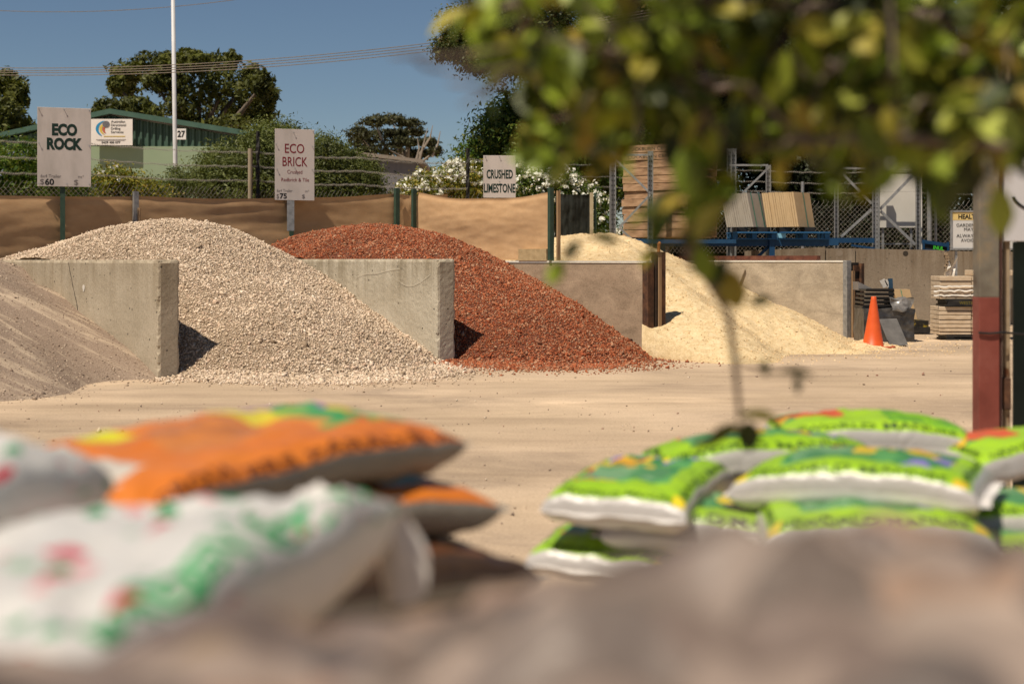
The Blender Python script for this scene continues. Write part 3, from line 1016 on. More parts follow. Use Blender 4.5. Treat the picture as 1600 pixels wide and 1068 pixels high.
def sign(name, label, c, w, h, yaw, lines, nails, post_px, post_mat, post_bot, post_w=0.09, cat='sign', tilt=0.0, post_pt=None):
    """lines: (text, material, x0..x1 in board fractions, baseline fraction from the top, cap height fraction, bold)"""
    xd = Vector((math.cos(yaw), math.sin(yaw), 0))
    n = Vector((math.sin(yaw), -math.cos(yaw), 0))
    up = Vector((0, 0, 1)) + xd * tilt
    up.normalize()
    t = thing(name, (c.x, c.y, 0), label, cat)
    R = Matrix((xd, -n, up)).transposed()
    MB().box(c, (w, 0.012, h), R, bevel=0.003).build('board', [SIGN_W], t)
    tl = c - xd * (w / 2) + up * (h / 2) + n * 0.009
    by = {}
    for s, m_, x0, x1, yb, ch_, bold in lines:
        put_text(MB(), s, tl + xd * (w * x0) - up * (h * yb), xd, up, h * ch_, w * (x1 - x0), 'l', bold).build('lettering', m_, t)
    for fx, fy in nails:
        p = tl + xd * (w * fx) - up * (h * fy)
        MB().tube([p - n * .01, p + n * 0.028], 0.007, 6).tube([p + n * 0.028, p + n * 0.034], 0.016, 8).build('nail', NAIL, t)
    q = Vector(post_pt) if post_pt is not None else c
    top = c.z - h / 2 + 0.12 * h
    pp = q - n * (post_w * 0.5 + 0.012)
    MB().box((pp.x, pp.y, (post_bot + top) / 2), (post_w, post_w * .8, top - post_bot), R).build('post', post_mat, t)
    return t

nl8 = [(.03, .03), (.5, .03), (.97, .03), (.03, .46), (.97, .48), (.03, .97), (.55, .97), (.97, .97)]
zs1 = fence_pt(100, -0.2).y
sign('price_sign', 'cream price sign with bold green lettering above the pale rock heap', P(100.5, 230, zs1), 75.5 / FPX * zs1 / math.cos(.34), 123 / FPX * zs1, 0.34,
     [('ECO', TXT_GREEN, .27, .74, .345, .135, .055), ('ROCK', TXT_GREEN, .175, .84, .525, .135, .055), ('6x4 Trailer', TXT_GREY, .06, .44, .89, .042, .0),
      ('m³', TXT_GREY, .76, .86, .89, .04, .0), ('$', TXT_GREY, .05, .125, .975, .068, .0), ('60', TXT_BLACK, .14, .31, .98, .075, .03), ('$', TXT_GREY, .68, .76, .975, .065, .0)],
     nl8, 98, GREEN_STEEL, 0.0, 0.10, post_pt=P(98, 230, zs1))
zs2 = fence_pt(460, -0.2).y
sign('price_sign', 'narrow cream price sign with dark red lettering above the red brick heap', P(460.5, 257.5, zs2), 58.5 / FPX * zs2 / math.cos(.34), 111 / FPX * zs2, 0.34,
     [('ECO', TXT_RED, .25, .74, .335, .13, .005), ('BRICK', TXT_RED, .19, .82, .52, .13, .005), ('Crushed', TXT_RED, .31, .69, .625, .052, .0), ('Redbrick & Tile', TXT_RED, .16, .86, .735, .05, .0),
      ('6x4 Trailer', TXT_GREY, .05, .44, .885, .04, .0), ('m³', TXT_GREY, .76, .86, .885, .035, .0), ('$', TXT_GREY, .04, .1, .975, .062, .0), ('75', TXT_BLACK, .12, .30, .975, .07, .03), ('$', TXT_GREY, .68, .76, .97, .055, .0)],
     [(.47, .05), (.03, .22), (.95, .24), (.05, .57), (.95, .57), (.5, .55), (.97, .03)], 456, GREEN_STEEL, 0.0, 0.10, post_pt=P(456, 230, zs2))
pz = P(455, 330, zs2 - .05)
sp = bpy.data.objects['price_sign.001']
MB().box((pz.x, pz.y - .08, zat(337, pz)), (0.17, 0.03, 0.72), Matrix.Rotation(.22, 3, 'Z')).build('post_plate', GALV, sp)
zs3 = 35.6
sign('name_sign', 'small cream sign with two green words partly hidden by the windbreak', P(780.5, 276, zs3), 50.5 / FPX * zs3 / math.cos(.1), 66 / FPX * zs3, 0.1,
     [('CRUSHED', TXT_GREEN, .10, .91, .54, .20, .03), ('LIMESTONE', TXT_GREEN, .015, .985, .87, .20, .03)],
     [(.5, .04), (.06, .04), (.5, .62)], 780, GREEN_STEEL, 0.0, 0.09)

# ================================================================== FAR SHED, POLE, WIRES
SHED_D = mat('dark_green_cladding', [(0.045, 0.085, 0.062), (0.06, 0.105, 0.078)], 0.5, 1.0)
SHED_L = mat('pale_green_wall', [(0.235, 0.30, 0.19), (0.26, 0.325, 0.21)], 0.7, 0.6)
SHED_T = mat('green_roof_trim', [(0.05, 0.10, 0.075), (0.075, 0.135, 0.10)], 0.4, 2.0)
ZS = 62.0
shed = thing('green_shed', P(190, 300, ZS).xy.to_3d(), 'green metal shed with low gable and pale lower wall', 'shed')
A0, A1, AP_ = P(-190, 243, ZS), P(395, 219, ZS), P(175, 180, ZS)
A1 = P(400, 224, ZS)
zw = P(0, 229, ZS).z
# ribbed gable: each rib strip from the wall line to the roof line
def roof_z(px):
    if px <= 175: return P(0, np.interp(px, [-190, 175], [262, 181]), ZS).z
    return P(0, np.interp(px, [175, 420], [181, 221]), ZS).z
gb = MB(); prev = None
pxs = np.linspace(-190, 415, 240)
vs = []
for i, px in enumerate(pxs):
    dpt = [0.0, 0.0, 0.10, 0.10][i % 4]
    b = P(px, 229, ZS); vs += [(b.x, b.y - dpt, zw), (b.x, b.y - dpt, max(zw + 0.02, roof_z(px)))]
gb.add(vs, [(2 * i, 2 * i + 2, 2 * i + 3, 2 * i + 1) for i in range(len(pxs) - 1)])
gb.build('gable_cladding', SHED_D, shed)
x0, x1 = P(-190, 0, ZS).x, P(415, 0, ZS).x
MB().box(((x0 + x1) / 2, ZS + 4, zw / 2), (x1 - x0, 8.2, zw)).build('wall', SHED_L, shed)
rf = MB()
for a, b in (((-200), 175), (175, 425)):
    pA = Vector((P(a, 0, ZS).x, ZS, roof_z(a) + .06)); pB = Vector((P(b, 0, ZS).x, ZS, roof_z(b) + .06))
    rf.prism([pA + Vector((0, -.35, 0)), pB + Vector((0, -.35, 0)), pB + Vector((0, -.35, .22)), pA + Vector((0, -.35, .22))], (0, 0, 0), (0, 9, 0))
rf.build('roof', SHED_T, shed)
sb0, sb1 = P(140, 186, ZS - .5), P(207, 227, ZS - .5)
bd = MB().box(((sb0.x + sb1.x) / 2, ZS - .5 + .03, (sb0.z + sb1.z) / 2), (sb1.x - sb0.x, 0.06, sb0.z - sb1.z)).build('sign_panel', mat('company_sign', [(0.72, 0.66, 0.60), (0.78, 0.72, 0.66)], 0.5, 2), shed)
W_, H_ = sb1.x - sb0.x, sb0.z - sb1.z
def onb(fx, fy, d=0.008): return Vector((sb0.x + fx * W_, ZS - .5 - d, sb0.z - fy * H_))
lt = MB()
for i, s in enumerate(('Australian', 'Directional', 'Drilling', 'Services')):
    put_text(MB(), s, onb(.5, .145 + i * .132), (1, 0, 0), (0, 0, 1), .095 * H_, [.33, .35, .22, .29][i] * W_, 'l', .01).build('lettering', TXT_BLACK, bd)
put_text(MB(), '0439 400 077', onb(.5, .93), (1, 0, 0), (0, 0, 1), .075 * H_, .44 * W_, 'c', .03).build('lettering', TXT_BLACK, bd)
MB().box(onb(.5, .785), (.7 * W_, .004, .012)).box(onb(.5, .82), (.64 * W_, .004, .01)).build('rule_line', TXT_GREY, bd)
def arc(cx, cy, r0, r1, a0, a1, ex):
    """crescent swoosh tapering into a tail"""
    m_ = MB(); N = 20; vs = []
    for i in range(N + 1):
        f = i / N; a = a0 + (a1 - a0) * f
        wd = (r1 - r0) * math.sin(math.pi * min(1, f * 1.0)) ** 0.6
        for r in (r1 - wd, r1):
            vs.append(onb(cx + r * math.cos(a) * ex, cy - r * math.sin(a) * 1.15, 0.012))
    m_.add(vs, [(2 * i, 2 * i + 1, 2 * i + 3, 2 * i + 2) for i in range(N)])
    return m_
arc(.40, .37, .20, .27, math.radians(100), math.radians(245), 0.95).build('logo_swoosh', mat('logo_blue', [(0.02, 0.22, 0.42), (0.03, 0.26, 0.48)], .5, 3), bd)
arc(.42, .38, .14, .20, math.radians(100), math.radians(250), 0.95).build('logo_swoosh', mat('logo_yellow', [(0.6, 0.42, 0.05), (0.66, 0.48, 0.08)], .5, 3), bd)
arc(.43, .40, .08, .14, math.radians(100), math.radians(250), 0.95).build('logo_swoosh', mat('logo_red', [(0.45, 0.10, 0.05), (0.5, 0.13, 0.07)], .5, 3), bd)
MB().box(onb(.58, .66, .01), (.5 * W_, .004, .03)).build('logo_swoosh', bpy.data.materials['logo_yellow'], bd)
cc = MB(); cc.add([onb(.385 + .085 * math.cos(a), .20 - .125 * math.sin(a), .016) for a in [i * math.pi / 10 for i in range(20)]], [tuple(range(20))])
cc.build('logo_disc', mat('logo_grey', [(0.09, 0.085, 0.09), (0.2, 0.19, 0.2)], .5, 30), bd)

# grey shed on the right of the olive bush
gs = thing('grey_shed', P(600, 280, 66).xy.to_3d(), 'grey metal shed with sloping roof between the bush and flat topped tree', 'shed')
ga, gb_ = P(560, 240, 66), P(652, 252, 66)
MB().prism([(ga.x, 66, 0), (gb_.x, 66, 0), (gb_.x, 66, gb_.z - .1), (ga.x, 66, ga.z - .1)], (0, 0, 0), (0, 7, 0)).build('wall', mat('grey_cladding', [(0.14, 0.135, 0.14), (0.18, 0.17, 0.175)], .5, 1, (8, 1, 1)), gs)
MB().prism([(ga.x - .3, 65.7, ga.z - .08), (gb_.x + .3, 65.7, gb_.z - .08), (gb_.x + .3, 65.7, gb_.z + .06), (ga.x - .3, 65.7, ga.z + .10)], (0, 0, 0), (0, 8, 0)).build('roof', mat('tan_roof', [(0.22, 0.18, 0.145), (0.27, 0.225, 0.18)], .6, 2), gs)

# pole with number board
ZP = 52.0
p0, p1 = P(274, 240, ZP), P(269.5, -60, ZP)
pole = thing('light_pole', (p0.x, ZP, 0), 'slim white metal pole with a small number board in front of the shed', 'pole')
MB().tube([(p0.x + .02, ZP, 0), (p0.x, ZP, 5.2), (p1.x, ZP, p1.z)], [0.085, 0.08, 0.07], 14).build('pole_shaft', mat('white_pole_paint', [(0.5, 0.49, 0.49), (0.58, 0.57, 0.56)], .45, 3), pole, True)
n0, n1 = P(276, 201, ZP - .12), P(290.5, 218, ZP - .12)
nb = MB().box(((n0.x + n1.x) / 2, ZP - .1, (n0.z + n1.z) / 2), (n1.x - n0.x, .03, n0.z - n1.z)).build('number_board', mat('white_number_board', [(.7, .67, .63), (.75, .72, .68)], .5, 3), pole)
put_text(MB(), '27', Vector(((n0.x + n1.x) / 2, ZP - .122, n1.z + .095)), (1, 0, 0), (0, 0, 1), .22, .28, 'c', .03).build('number', TXT_BLACK, nb)

# overhead wires
CABLE = mat('overhead_cable', [(0.16, 0.13, 0.10), (0.24, 0.20, 0.16)], .6, 8)
wires = [((-60, 105), (760, 56)), ((-60, 109), (760, 60)), ((-60, 112), (760, 64.5)), ((-60, 116), (760, 69)), ((-60, 13.5), (420, -8))]
wn_ = ['uppermost of the four parallel overhead wires', 'second from top of the four parallel overhead wires', 'third from top of the four parallel overhead wires', 'lowest of the four parallel overhead wires', 'single overhead wire near the top left corner of the sky']
for (a, b), lab in zip(wires, wn_):
    zA, zB = (49.0, 44.0) if a[1] > 50 else (56.0, 56.0)
    A, B = P(a[0], a[1], zA), P(b[0], b[1], zB)
    pts = []
    for k in range(33):
        f = k / 32 * 1.6 - 0.3
        sagz = -0.35 * (f * (1 - f)) * 4
        pts.append(A.lerp(B, f) + Vector((0, 0, sagz + 0.0)))
    # shift so that the wire passes through its seen ends
    tag(MB().tube(pts, 0.013, 5).build('overhead_wire', CABLE, loc=pts[16]), lab, 'wire', 'overhead wires')

# ================================================================== VEGETATION
BARK = mat('bark', [(0.06, 0.045, 0.032), (0.13, 0.10, 0.075), (0.2, 0.16, 0.12)], 0.9, 6, (1, 1, 0.25), 0.5)
BARK_PALE = mat('pale_bark', [(0.22, 0.18, 0.14), (0.34, 0.29, 0.23)], 0.9, 6, (1, 1, 0.25), 0.4)
L_EUC = island_mat('dark_olive_leaves', [(0.035, 0.042, 0.010), (0.07, 0.082, 0.018), (0.115, 0.125, 0.028), (0.075, 0.08, 0.02)], 0.55, (0.25, (0.6, 0.6, 0.6), (1.25, 1.2, 1.0)), 0.18)
L_OLIVE = island_mat('grey_green_leaves', [(0.045, 0.06, 0.014), (0.09, 0.11, 0.028), (0.15, 0.165, 0.055), (0.10, 0.12, 0.032)], 0.5, (0.6, (0.65, 0.65, 0.6), (1.2, 1.2, 1.1)), 0.2)
L_UMB = island_mat('brown_green_leaves', [(0.03, 0.033, 0.014), (0.055, 0.055, 0.022), (0.085, 0.085, 0.035)], 0.6, None, 0.15)
L_SHRUB = island_mat('fresh_green_leaves', [(0.025, 0.05, 0.008), (0.055, 0.105, 0.014), (0.10, 0.15, 0.022), (0.16, 0.17, 0.03)], 0.45, (0.8, (0.6, 0.6, 0.6), (1.2, 1.2, 1.1)), 0.25)
L_YEL = island_mat('yellow_green_leaves', [(0.06, 0.08, 0.012), (0.13, 0.15, 0.022), (0.24, 0.22, 0.035), (0.30, 0.21, 0.03)], 0.5, None, 0.25)
L_DARK = island_mat('shaded_green_leaves', [(0.006, 0.009, 0.003), (0.012, 0.017, 0.005), (0.024, 0.032, 0.009)], 0.55, (0.4, (0.5, 0.5, 0.5), (1.2, 1.2, 1.1)), 0.12)  # near-black: the shade deep in the foliage is put into the leaf colour
L_ACA = island_mat('acacia_leaves', [(0.02, 0.032, 0.008), (0.045, 0.065, 0.015), (0.09, 0.11, 0.03), (0.12, 0.085, 0.03)], 0.5, (0.7, (0.5, 0.5, 0.5), (1.3, 1.25, 1.1)), 0.15)
L_FLOWER = island_mat('white_blossom', [(0.62, 0.60, 0.52), (0.75, 0.73, 0.66), (0.8, 0.78, 0.72)], 0.7, None, 0.15)
L_PURPLE = island_mat('pale_blue_blossom', [(0.26, 0.26, 0.50), (0.36, 0.36, 0.62)], 0.7, None, 0.15)

def leaf_cloud(clumps, size, rng, shell=0.55, fold=0.25, aspect=0.42, lump=0.25, up=0.25):
    """clumps: (centre, radii(3), count): leaf faces spread through uneven ellipsoids. returns verts, quad faces"""
    V, F = [], []
    base = 0
    for c, r, n in clumps:
        d = rng.normal(size=(n, 3)); d /= np.linalg.norm(d, axis=1)[:, None]
        ph = rng.uniform(0, 6.28, 6)
        lum = 1 + lump * (np.sin(d[:, 0] * 5 + ph[0]) * np.sin(d[:, 2] * 4 + ph[1]) + 0.7 * np.sin(d[:, 1] * 7 + ph[2] + d[:, 2] * 6) + 0.5 * np.sin(d[:, 2] * 13 + ph[3] + d[:, 0] * 9))
        rad = (shell + (1 - shell) * rng.uniform(0, 1, n) ** 0.7) * lum * (1 + 0.10 * rng.normal(size=n).clip(-1, 2))
        pos = np.asarray(c)[None] + d * rad[:, None] * np.asarray(r)[None]
        nr = d * 0.8 + rng.normal(size=(n, 3)) * 0.75 + np.array([0, 0, up])
        nr /= np.linalg.norm(nr, axis=1)[:, None]
        ax = rng.normal(size=(n, 3)) + d * 0.6
        ax -= nr * (ax * nr).sum(1)[:, None]
        ax /= np.linalg.norm(ax, axis=1)[:, None] + 1e-9
        sd = np.cross(nr, ax)
        L = size * np.exp(rng.normal(0, 0.3, n))
        a = pos - ax * L[:, None] * 0.5
        b = pos + sd * (L * aspect * 0.5)[:, None] + nr * (L * fold * .3)[:, None]
        cc_ = pos + ax * L[:, None] * 0.5
        e = pos - sd * (L * aspect * 0.5)[:, None] + nr * (L * fold * .3)[:, None]
        V.append(np.stack([a, b, cc_, e], 1).reshape(-1, 3))
        F.append(np.arange(n * 4).reshape(-1, 4) + base)
        base += n * 4
    return np.concatenate(V), np.concatenate(F)

def clump_set(rng, boxes, density):
    """boxes: (px0, py0, px1, py1, dist, depth, n clumps, rel size) -> ellipsoid clumps inside a seen region"""
    out = []
    for px0, py0, px1, py1, dist, depth, n, rs in boxes:
        for _ in range(n):
            a = rng.uniform(0, 6.283); rr = math.sqrt(rng.uniform(0, 1))
            px = (px0 + px1) / 2 + (px1 - px0) / 2 * rr * math.cos(a) * 0.85
            py = (py0 + py1) / 2 + (py1 - py0) / 2 * rr * math.sin(a) * 0.85
            y = dist + rng.uniform(-depth, depth)
            p = P(px, py, y)
            s = rs * rng.uniform(0.7, 1.3)
            out.append((tuple(p), (s * rng.uniform(.9, 1.3), s * rng.uniform(.9, 1.2), s * rng.uniform(.65, .95)), max(20, int(density * s * s))))
    return out

def tree(name, label, base, clumps, leaf_size, leaf_mat, bark, trunk_r, seed, cat='tree', fork=0.45, group=None, limbs=14, **kw):
    rng = np.random.default_rng(seed)
    t = thing(name, base, label, cat, group)
    tr = MB()
    cen = np.array([c[0] for c in clumps])
    top = Vector(cen.mean(0))
    base = Vector(base)
    fk = base.lerp(Vector((top.x, top.y, top.z)), fork)
    fk.x = base.x * 0.6 + top.x * 0.4
    tr.tube([base, base.lerp(fk, .5) + Vector((trunk_r * .5, 0, 0)), fk], [trunk_r * 1.25, trunk_r, trunk_r * .8], 8)
    order = rng.permutation(len(clumps))[:limbs]
    for i in order:
        c = Vector(clumps[i][0])
        mid = fk.lerp(c, 0.5) + Vector((rng.uniform(-.1, .1), rng.uniform(-.1, .1), 0.12)) * (c - fk).length
        tr.tube([fk, mid, c], [trunk_r * .55, trunk_r * .33, trunk_r * .10], 6)
    tr.build('trunk', bark, t, True)
    v, f = leaf_cloud(clumps, leaf_size, rng, **kw)
    o = np_mesh('crown', v, f, leaf_mat, t)
    return t

rg = np.random.default_rng(5)
def cl_(px, py, y, rx, rz, ry=None, n=300):
    """one clump by pixel centre and pixel radii"""
    k = y / FPX
    return (tuple(P(px, py, y)), (rx * k, (ry or rx) * k, rz * k), n)

# --- tree at the left edge
cs = [cl_(x, y, 76 + rg.uniform(-2, 2), rx, rz, n=1000) for x, y, rx, rz in ((-10, 150, 40, 34), (15, 132, 24, 22), (28, 150, 16, 22), (-40, 170, 40, 40), (12, 178, 26, 24), (30, 200, 24, 16), (-60, 130, 40, 40), (0, 215, 40, 20))]
tree('gum_tree', 'dark gum tree cut off by the left edge behind the shed', P(-30, 300, 76).xy.to_3d(), cs, 0.30, L_EUC, BARK, 0.4, 1)
# --- big tree behind the shed
cs = []
for x, y, rx, rz in ((200, 112, 30, 20), (235, 100, 34, 20), (270, 98, 30, 18), (305, 95, 30, 18), (340, 100, 34, 18), (365, 92, 14, 14), (395, 115, 20, 18), (415, 130, 20, 26), (420, 155, 16, 22), (395, 140, 34, 30), (355, 130, 34, 30), (310, 135, 34, 32), (270, 130, 30, 28), (195, 140, 22, 18), (285, 165, 34, 26), (335, 170, 38, 28), (385, 175, 40, 22), (300, 195, 36, 20), (365, 195, 40, 18), (410, 180, 22, 16), (240, 130, 26, 20), (296, 88, 20, 12), (258, 92, 16, 12), (180, 130, 14, 14)):
    cs.append(cl_(x + rg.uniform(-3, 3), y + rg.uniform(-3, 3), 84 + rg.uniform(-3, 3), rx * .86, rz * .86, n=800))
tree('gum_tree', 'large spreading dark gum tree rising above the green shed', P(290, 300, 84).xy.to_3d(), cs, 0.30, L_EUC, BARK, 0.5, 2, fork=.55)
cs = [cl_(x, y, 78 + rg.uniform(-2, 2), rx, rz, n=700) for x, y, rx, rz in ((165, 168, 22, 14), (190, 170, 26, 16), (150, 180, 14, 12), (215, 165, 24, 14), (235, 180, 20, 14), (200, 188, 36, 14), (225, 195, 30, 12))]
tree('gum_tree', 'low rounded gum tree just above the shed roof ridge', P(190, 300, 78).xy.to_3d(), cs, 0.26, L_EUC, BARK, 0.3, 3)
# --- flat topped tree
cs = []
for x, y, rx, rz in ((560, 208, 22, 14), (585, 190, 26, 10), (612, 186, 26, 9), (640, 192, 22, 8), (565, 222, 24, 14), (590, 212, 26, 12), (620, 208, 22, 8), (648, 206, 18, 7), (600, 232, 30, 12), (570, 238, 20, 10), (640, 222, 14, 8), (668, 222, 18, 8), (680, 236, 12, 8), (640, 240, 20, 10), (662, 240, 16, 8), (622, 222, 14, 8)):
    cs.append(cl_(x, y, 95 + rg.uniform(-2, 2), rx * .9, rz * .9, n=620))
tr_ = tree('umbrella_tree', 'flat topped umbrella shaped tree against the sky right of the red lettered sign', P(625, 300, 95).xy.to_3d(), cs, 0.24, L_UMB, BARK_PALE, 0.35, 4, fork=.62, limbs=16)
dd = MB()
for a, b, c in (((655, 250), (662, 225), (668, 200)), ((662, 230), (672, 215), (676, 196)), ((675, 245), (684, 225), (688, 205)), ((640, 252), (620, 240), (608, 234)), ((650, 252), (655, 232), (652, 215))):
    dd.tube([P(*a, 93), P(*b, 93), P(*c, 93)], [0.10, .06, .02], 5)
dd.build('bare_branch', BARK_PALE, tr_)

# --- shrubs behind the cloth fence
def shrub(name, label, boxes, leaf, lm, seed, dens, flowers=None, cat='bush', ground_px=None, fl_mat=None, fl_size=0.07, **kw):
    rng = np.random.default_rng(seed)
    cs = clump_set(rng, boxes, dens)
    b = boxes[0]
    base = P((b[0] + b[2]) / 2, 300, b[4]); base.z = 0
    t = tree(name, label, base, cs, leaf, lm, BARK, 0.08, seed, cat=cat, fork=0.35, limbs=12, **kw)
    if flowers:
        fcs = []
        for _ in range(flowers):
            c, r, n = cs[rng.integers(len(cs))]
            d = rng.normal(size=3); d[1] = -abs(d[1]) - .3; d[2] = abs(d[2]) * 0.8
            d /= np.linalg.norm(d)
            p = np.array(c) + d * np.array(r) * rng.uniform(.85, 1.2)
            s = rng.uniform(.05, .13)
            fcs.append((tuple(p), (s, s, s * .8), int(rng.integers(5, 14))))
        v, f = leaf_cloud(fcs, fl_size, rng, aspect=0.8)
        o = np_mesh('blossom', v, f, fl_mat or L_FLOWER, t)
        o['kind'] = 'stuff'
    return t
shrub('leafy_shrub', 'leafy shrub with pale blue flowers behind the cloth at far left', [(-60, 235, 70, 330, 33, 1.0, 26, 0.55), (20, 222, 62, 300, 33.5, .8, 14, 0.45), (60, 262, 150, 330, 33, .8, 18, 0.4)], 0.085, L_SHRUB, 21, 2600, 14, fl_mat=L_PURPLE, fl_size=0.06)
shrub('leafy_shrub', 'low yellowish leafy shrub right of the bold green lettered sign', [(140, 275, 225, 330, 34, .7, 20, 0.4), (160, 262, 200, 310, 34, .6, 8, .35), (200, 290, 260, 330, 34, .6, 10, .35)], 0.08, L_YEL, 22, 2200, 8)
shrub('olive_bush', 'low feathery grey-green bush in front of the pale green shed wall', [(190, 285, 300, 330, 37, 1, 26, .36), (268, 262, 302, 310, 37, .8, 14, .30), (146, 268, 162, 310, 37, .4, 6, .22)], 0.075, L_OLIVE, 23, 3600, lump=.35, aspect=.28)
shrub('olive_bush', 'tall rounded grey-green bush behind the red lettered sign', [(345, 220, 480, 330, 41, 1.6, 64, .72), (390, 200, 470, 260, 40.6, 1.2, 34, .5), (450, 228, 552, 320, 40.6, 1.2, 46, .62), (510, 258, 592, 330, 40.6, 1.0, 34, .5), (305, 242, 380, 320, 40.6, 1, 34, .5), (300, 280, 600, 330, 40.2, .6, 60, .5)], 0.10, L_OLIVE, 24, 2100, lump=.35, aspect=.28)
shrub('flowering_bush', 'white flowering bush left of the small cream sign', [(622, 275, 700, 320, 40, .8, 24, .42), (690, 262, 765, 320, 40, .8, 24, .42), (695, 246, 720, 280, 40, .5, 5, .25)], 0.10, L_YEL, 25, 1500, 330, fl_size=0.08)
shrub('flowering_bush', 'white flowering bush right of the small cream sign', [(805, 262, 890, 330, 39, .8, 26, .5), (870, 290, 948, 380, 39.5, .8, 24, .5), (820, 252, 870, 290, 39, .5, 8, .4)], 0.10, L_SHRUB, 26, 1500, 420, fl_size=0.08)
shrub('tall_shrub', 'tall dense green shrub behind the white flowering bushes', [(735, 215, 900, 300, 45, 1.5, 40, .85), (790, 150, 930, 260, 45, 1.5, 44, .85), (860, 190, 1010, 330, 45, 1.5, 40, .85), (775, 150, 830, 220, 45, 1, 12, .6)], 0.13, L_SHRUB, 27, 1300, lump=.35)
# --- big acacia reaching in from the right above the sign
rng = np.random.default_rng(31)
cs = clump_set(rng, [(690, 5, 800, 110, 43, .8, 44, .44), (760, -40, 900, 60, 43.5, 1.5, 34, .68), (715, 55, 830, 125, 43, .8, 36, .40), (800, 40, 960, 140, 44, 1.5, 34, .68), (900, -60, 1150, 120, 45, 2, 40, .9), (680, 60, 730, 98, 43, .5, 18, .30)], 1500)
tree('acacia_tree', 'spreading acacia whose left edge hangs against the sky above the small sign', P(1060, 300, 45).xy.to_3d(), cs, 0.11, L_ACA, BARK, 0.28, 31, fork=.6, limbs=34, lump=.4, shell=.3)
# --- dark trees filling the right
def dark_tree(label, boxes, seed, basepx, y):
    rng = np.random.default_rng(seed)
    cs = clump_set(rng, boxes, 420)
    tree('dark_tree', label, P(basepx, 300, y).xy.to_3d(), cs, 0.20, L_DARK, BARK, 0.35, seed, fork=.4, limbs=18, group='dark trees behind the racks', lump=.3)
dark_tree('dark dense tree behind the wooden pallet stack', [(930, 60, 1180, 330, 50, 3, 60, 1.3), (960, -80, 1150, 90, 50, 2, 30, 1.3)], 32, 1050, 50)
dark_tree('dark dense tree behind the leaning slab packs', [(1120, 40, 1360, 350, 52, 3, 70, 1.3), (1150, -120, 1350, 90, 52, 2, 34, 1.3)], 33, 1240, 52)
dark_tree('dark dense tree behind the blank white board', [(1300, 20, 1500, 380, 51, 3, 64, 1.3), (1300, -120, 1480, 90, 51, 2, 30, 1.3)], 34, 1400, 51)
dark_tree('dark dense tree at the right edge behind the red post', [(1450, 20, 1720, 380, 50, 3, 74, 1.3), (1450, -120, 1720, 90, 50, 2, 40, 1.3)], 35, 1580, 50)

rng = np.random.default_rng(77)
cs = clump_set(rng, [(960 + k * 70, 330, 1060 + k * 70, 420, 47.5, .8, 12, .75) for k in range(10)], 700)
tree('dark_hedge', 'long dark hedge growing behind the chain link mesh fence', P(1300, 300, 47.5).xy.to_3d(), cs, 0.15, L_DARK, BARK, 0.12, 77, cat='hedge', fork=.2, limbs=30)

# ================================================================== BACK CONCRETE WALL (right)
bwz = 39.5
panels = [(1165, 1289, 392, 386), (1291, 1336, 388, 388), (1337.5, 1477, 388, 391), (1481, 1640, 392, 394)]
bwall = thing('concrete_panel_wall', P(1400, 400, bwz).xy.to_3d(), 'weathered concrete panel wall behind the cone and paver packs', 'wall')
for k, (a, b, ta, tb) in enumerate(panels):
    pa_, pb2 = P(a, ta, bwz), P(b, tb, bwz)
    m_ = MB()
    m_.prism([(pa_.x, bwz, 0), (pb2.x, bwz, 0), (pb2.x, bwz, pb2.z), (pa_.x, bwz, pa_.z)], (0, 0, 0), (0, .2, 0))
    m_.build('panel', CONC_BACK, bwall)
for px, py in ((1312, 395.5), (1415, 396)):
    c = P(px, py, bwz - .004)
    MB().tube([c, c + Vector((0, .02, 0))], 0.075 if px > 1400 else 0.09, 14).build('lifting_hole', DARK if px > 1400 else mat('plugged_hole', [(.2, .16, .12), (.25, .2, .15)], .9, 20), bwall)
jt = MB()
for k in range(24):
    z = 2.0 * k / 24
    jt.box(P(1479 + 3 * mnoise.noise(Vector((k * .8, 0, 0))), 400, bwz + .02).xy.to_3d() + Vector((0, 0, z + .04)), (0.10 + .08 * abs(mnoise.noise(Vector((k * 1.3, 4, 0)))), .12, 0.09), Matrix.Rotation(k * .7, 3, 'Y'))
jt.build('broken_joint', mat('rubble_mortar', [(.2, .14, .09), (.36, .27, .18)], .95, 14, bump=.6), bwall)

# ================================================================== PALLETS, RACKS
PAL = mat('pallet_timber', [(0.20, 0.115, 0.06), (0.34, 0.205, 0.115), (0.46, 0.30, 0.18)], 0.85, 3, (1, 1, 4), 0.3)
def make_pallet(name, label, group, w, d, h, bearers_solid=True, m_=PAL, text=None):
    t = thing(name, (0, 0, 0), label, 'pallet', group)
    th = 0.022
    for y in (-d / 2 + .02, 0, d / 2 - .02):
        MB().box((0, y, h / 2), (w, 0.04, h - (.018 if y else 2 * th + .004))).build('bearer', m_, t)
    n = 6
    for k in range(n):
        x = -w / 2 + (k + .5) * w / n
        MB().box((x, 0, h - th / 2), (w / n * .72, d - .05, th)).build('board', m_, t)
    for k in range(4):
        x = -w / 2 + (k + .5) * w / 4
        MB().box((x, 0, th / 2), (w / 4 * .5, d - .05, th)).build('board', m_, t)
    if text:
        put_text(MB(), text, Vector((0, -d / 2 - .003, h * .28)), (1, 0, 0), (0, 0, 1), h * .42, w * .86, 'c', .0).build('stencil', TXT_BLACK, t)
    return t

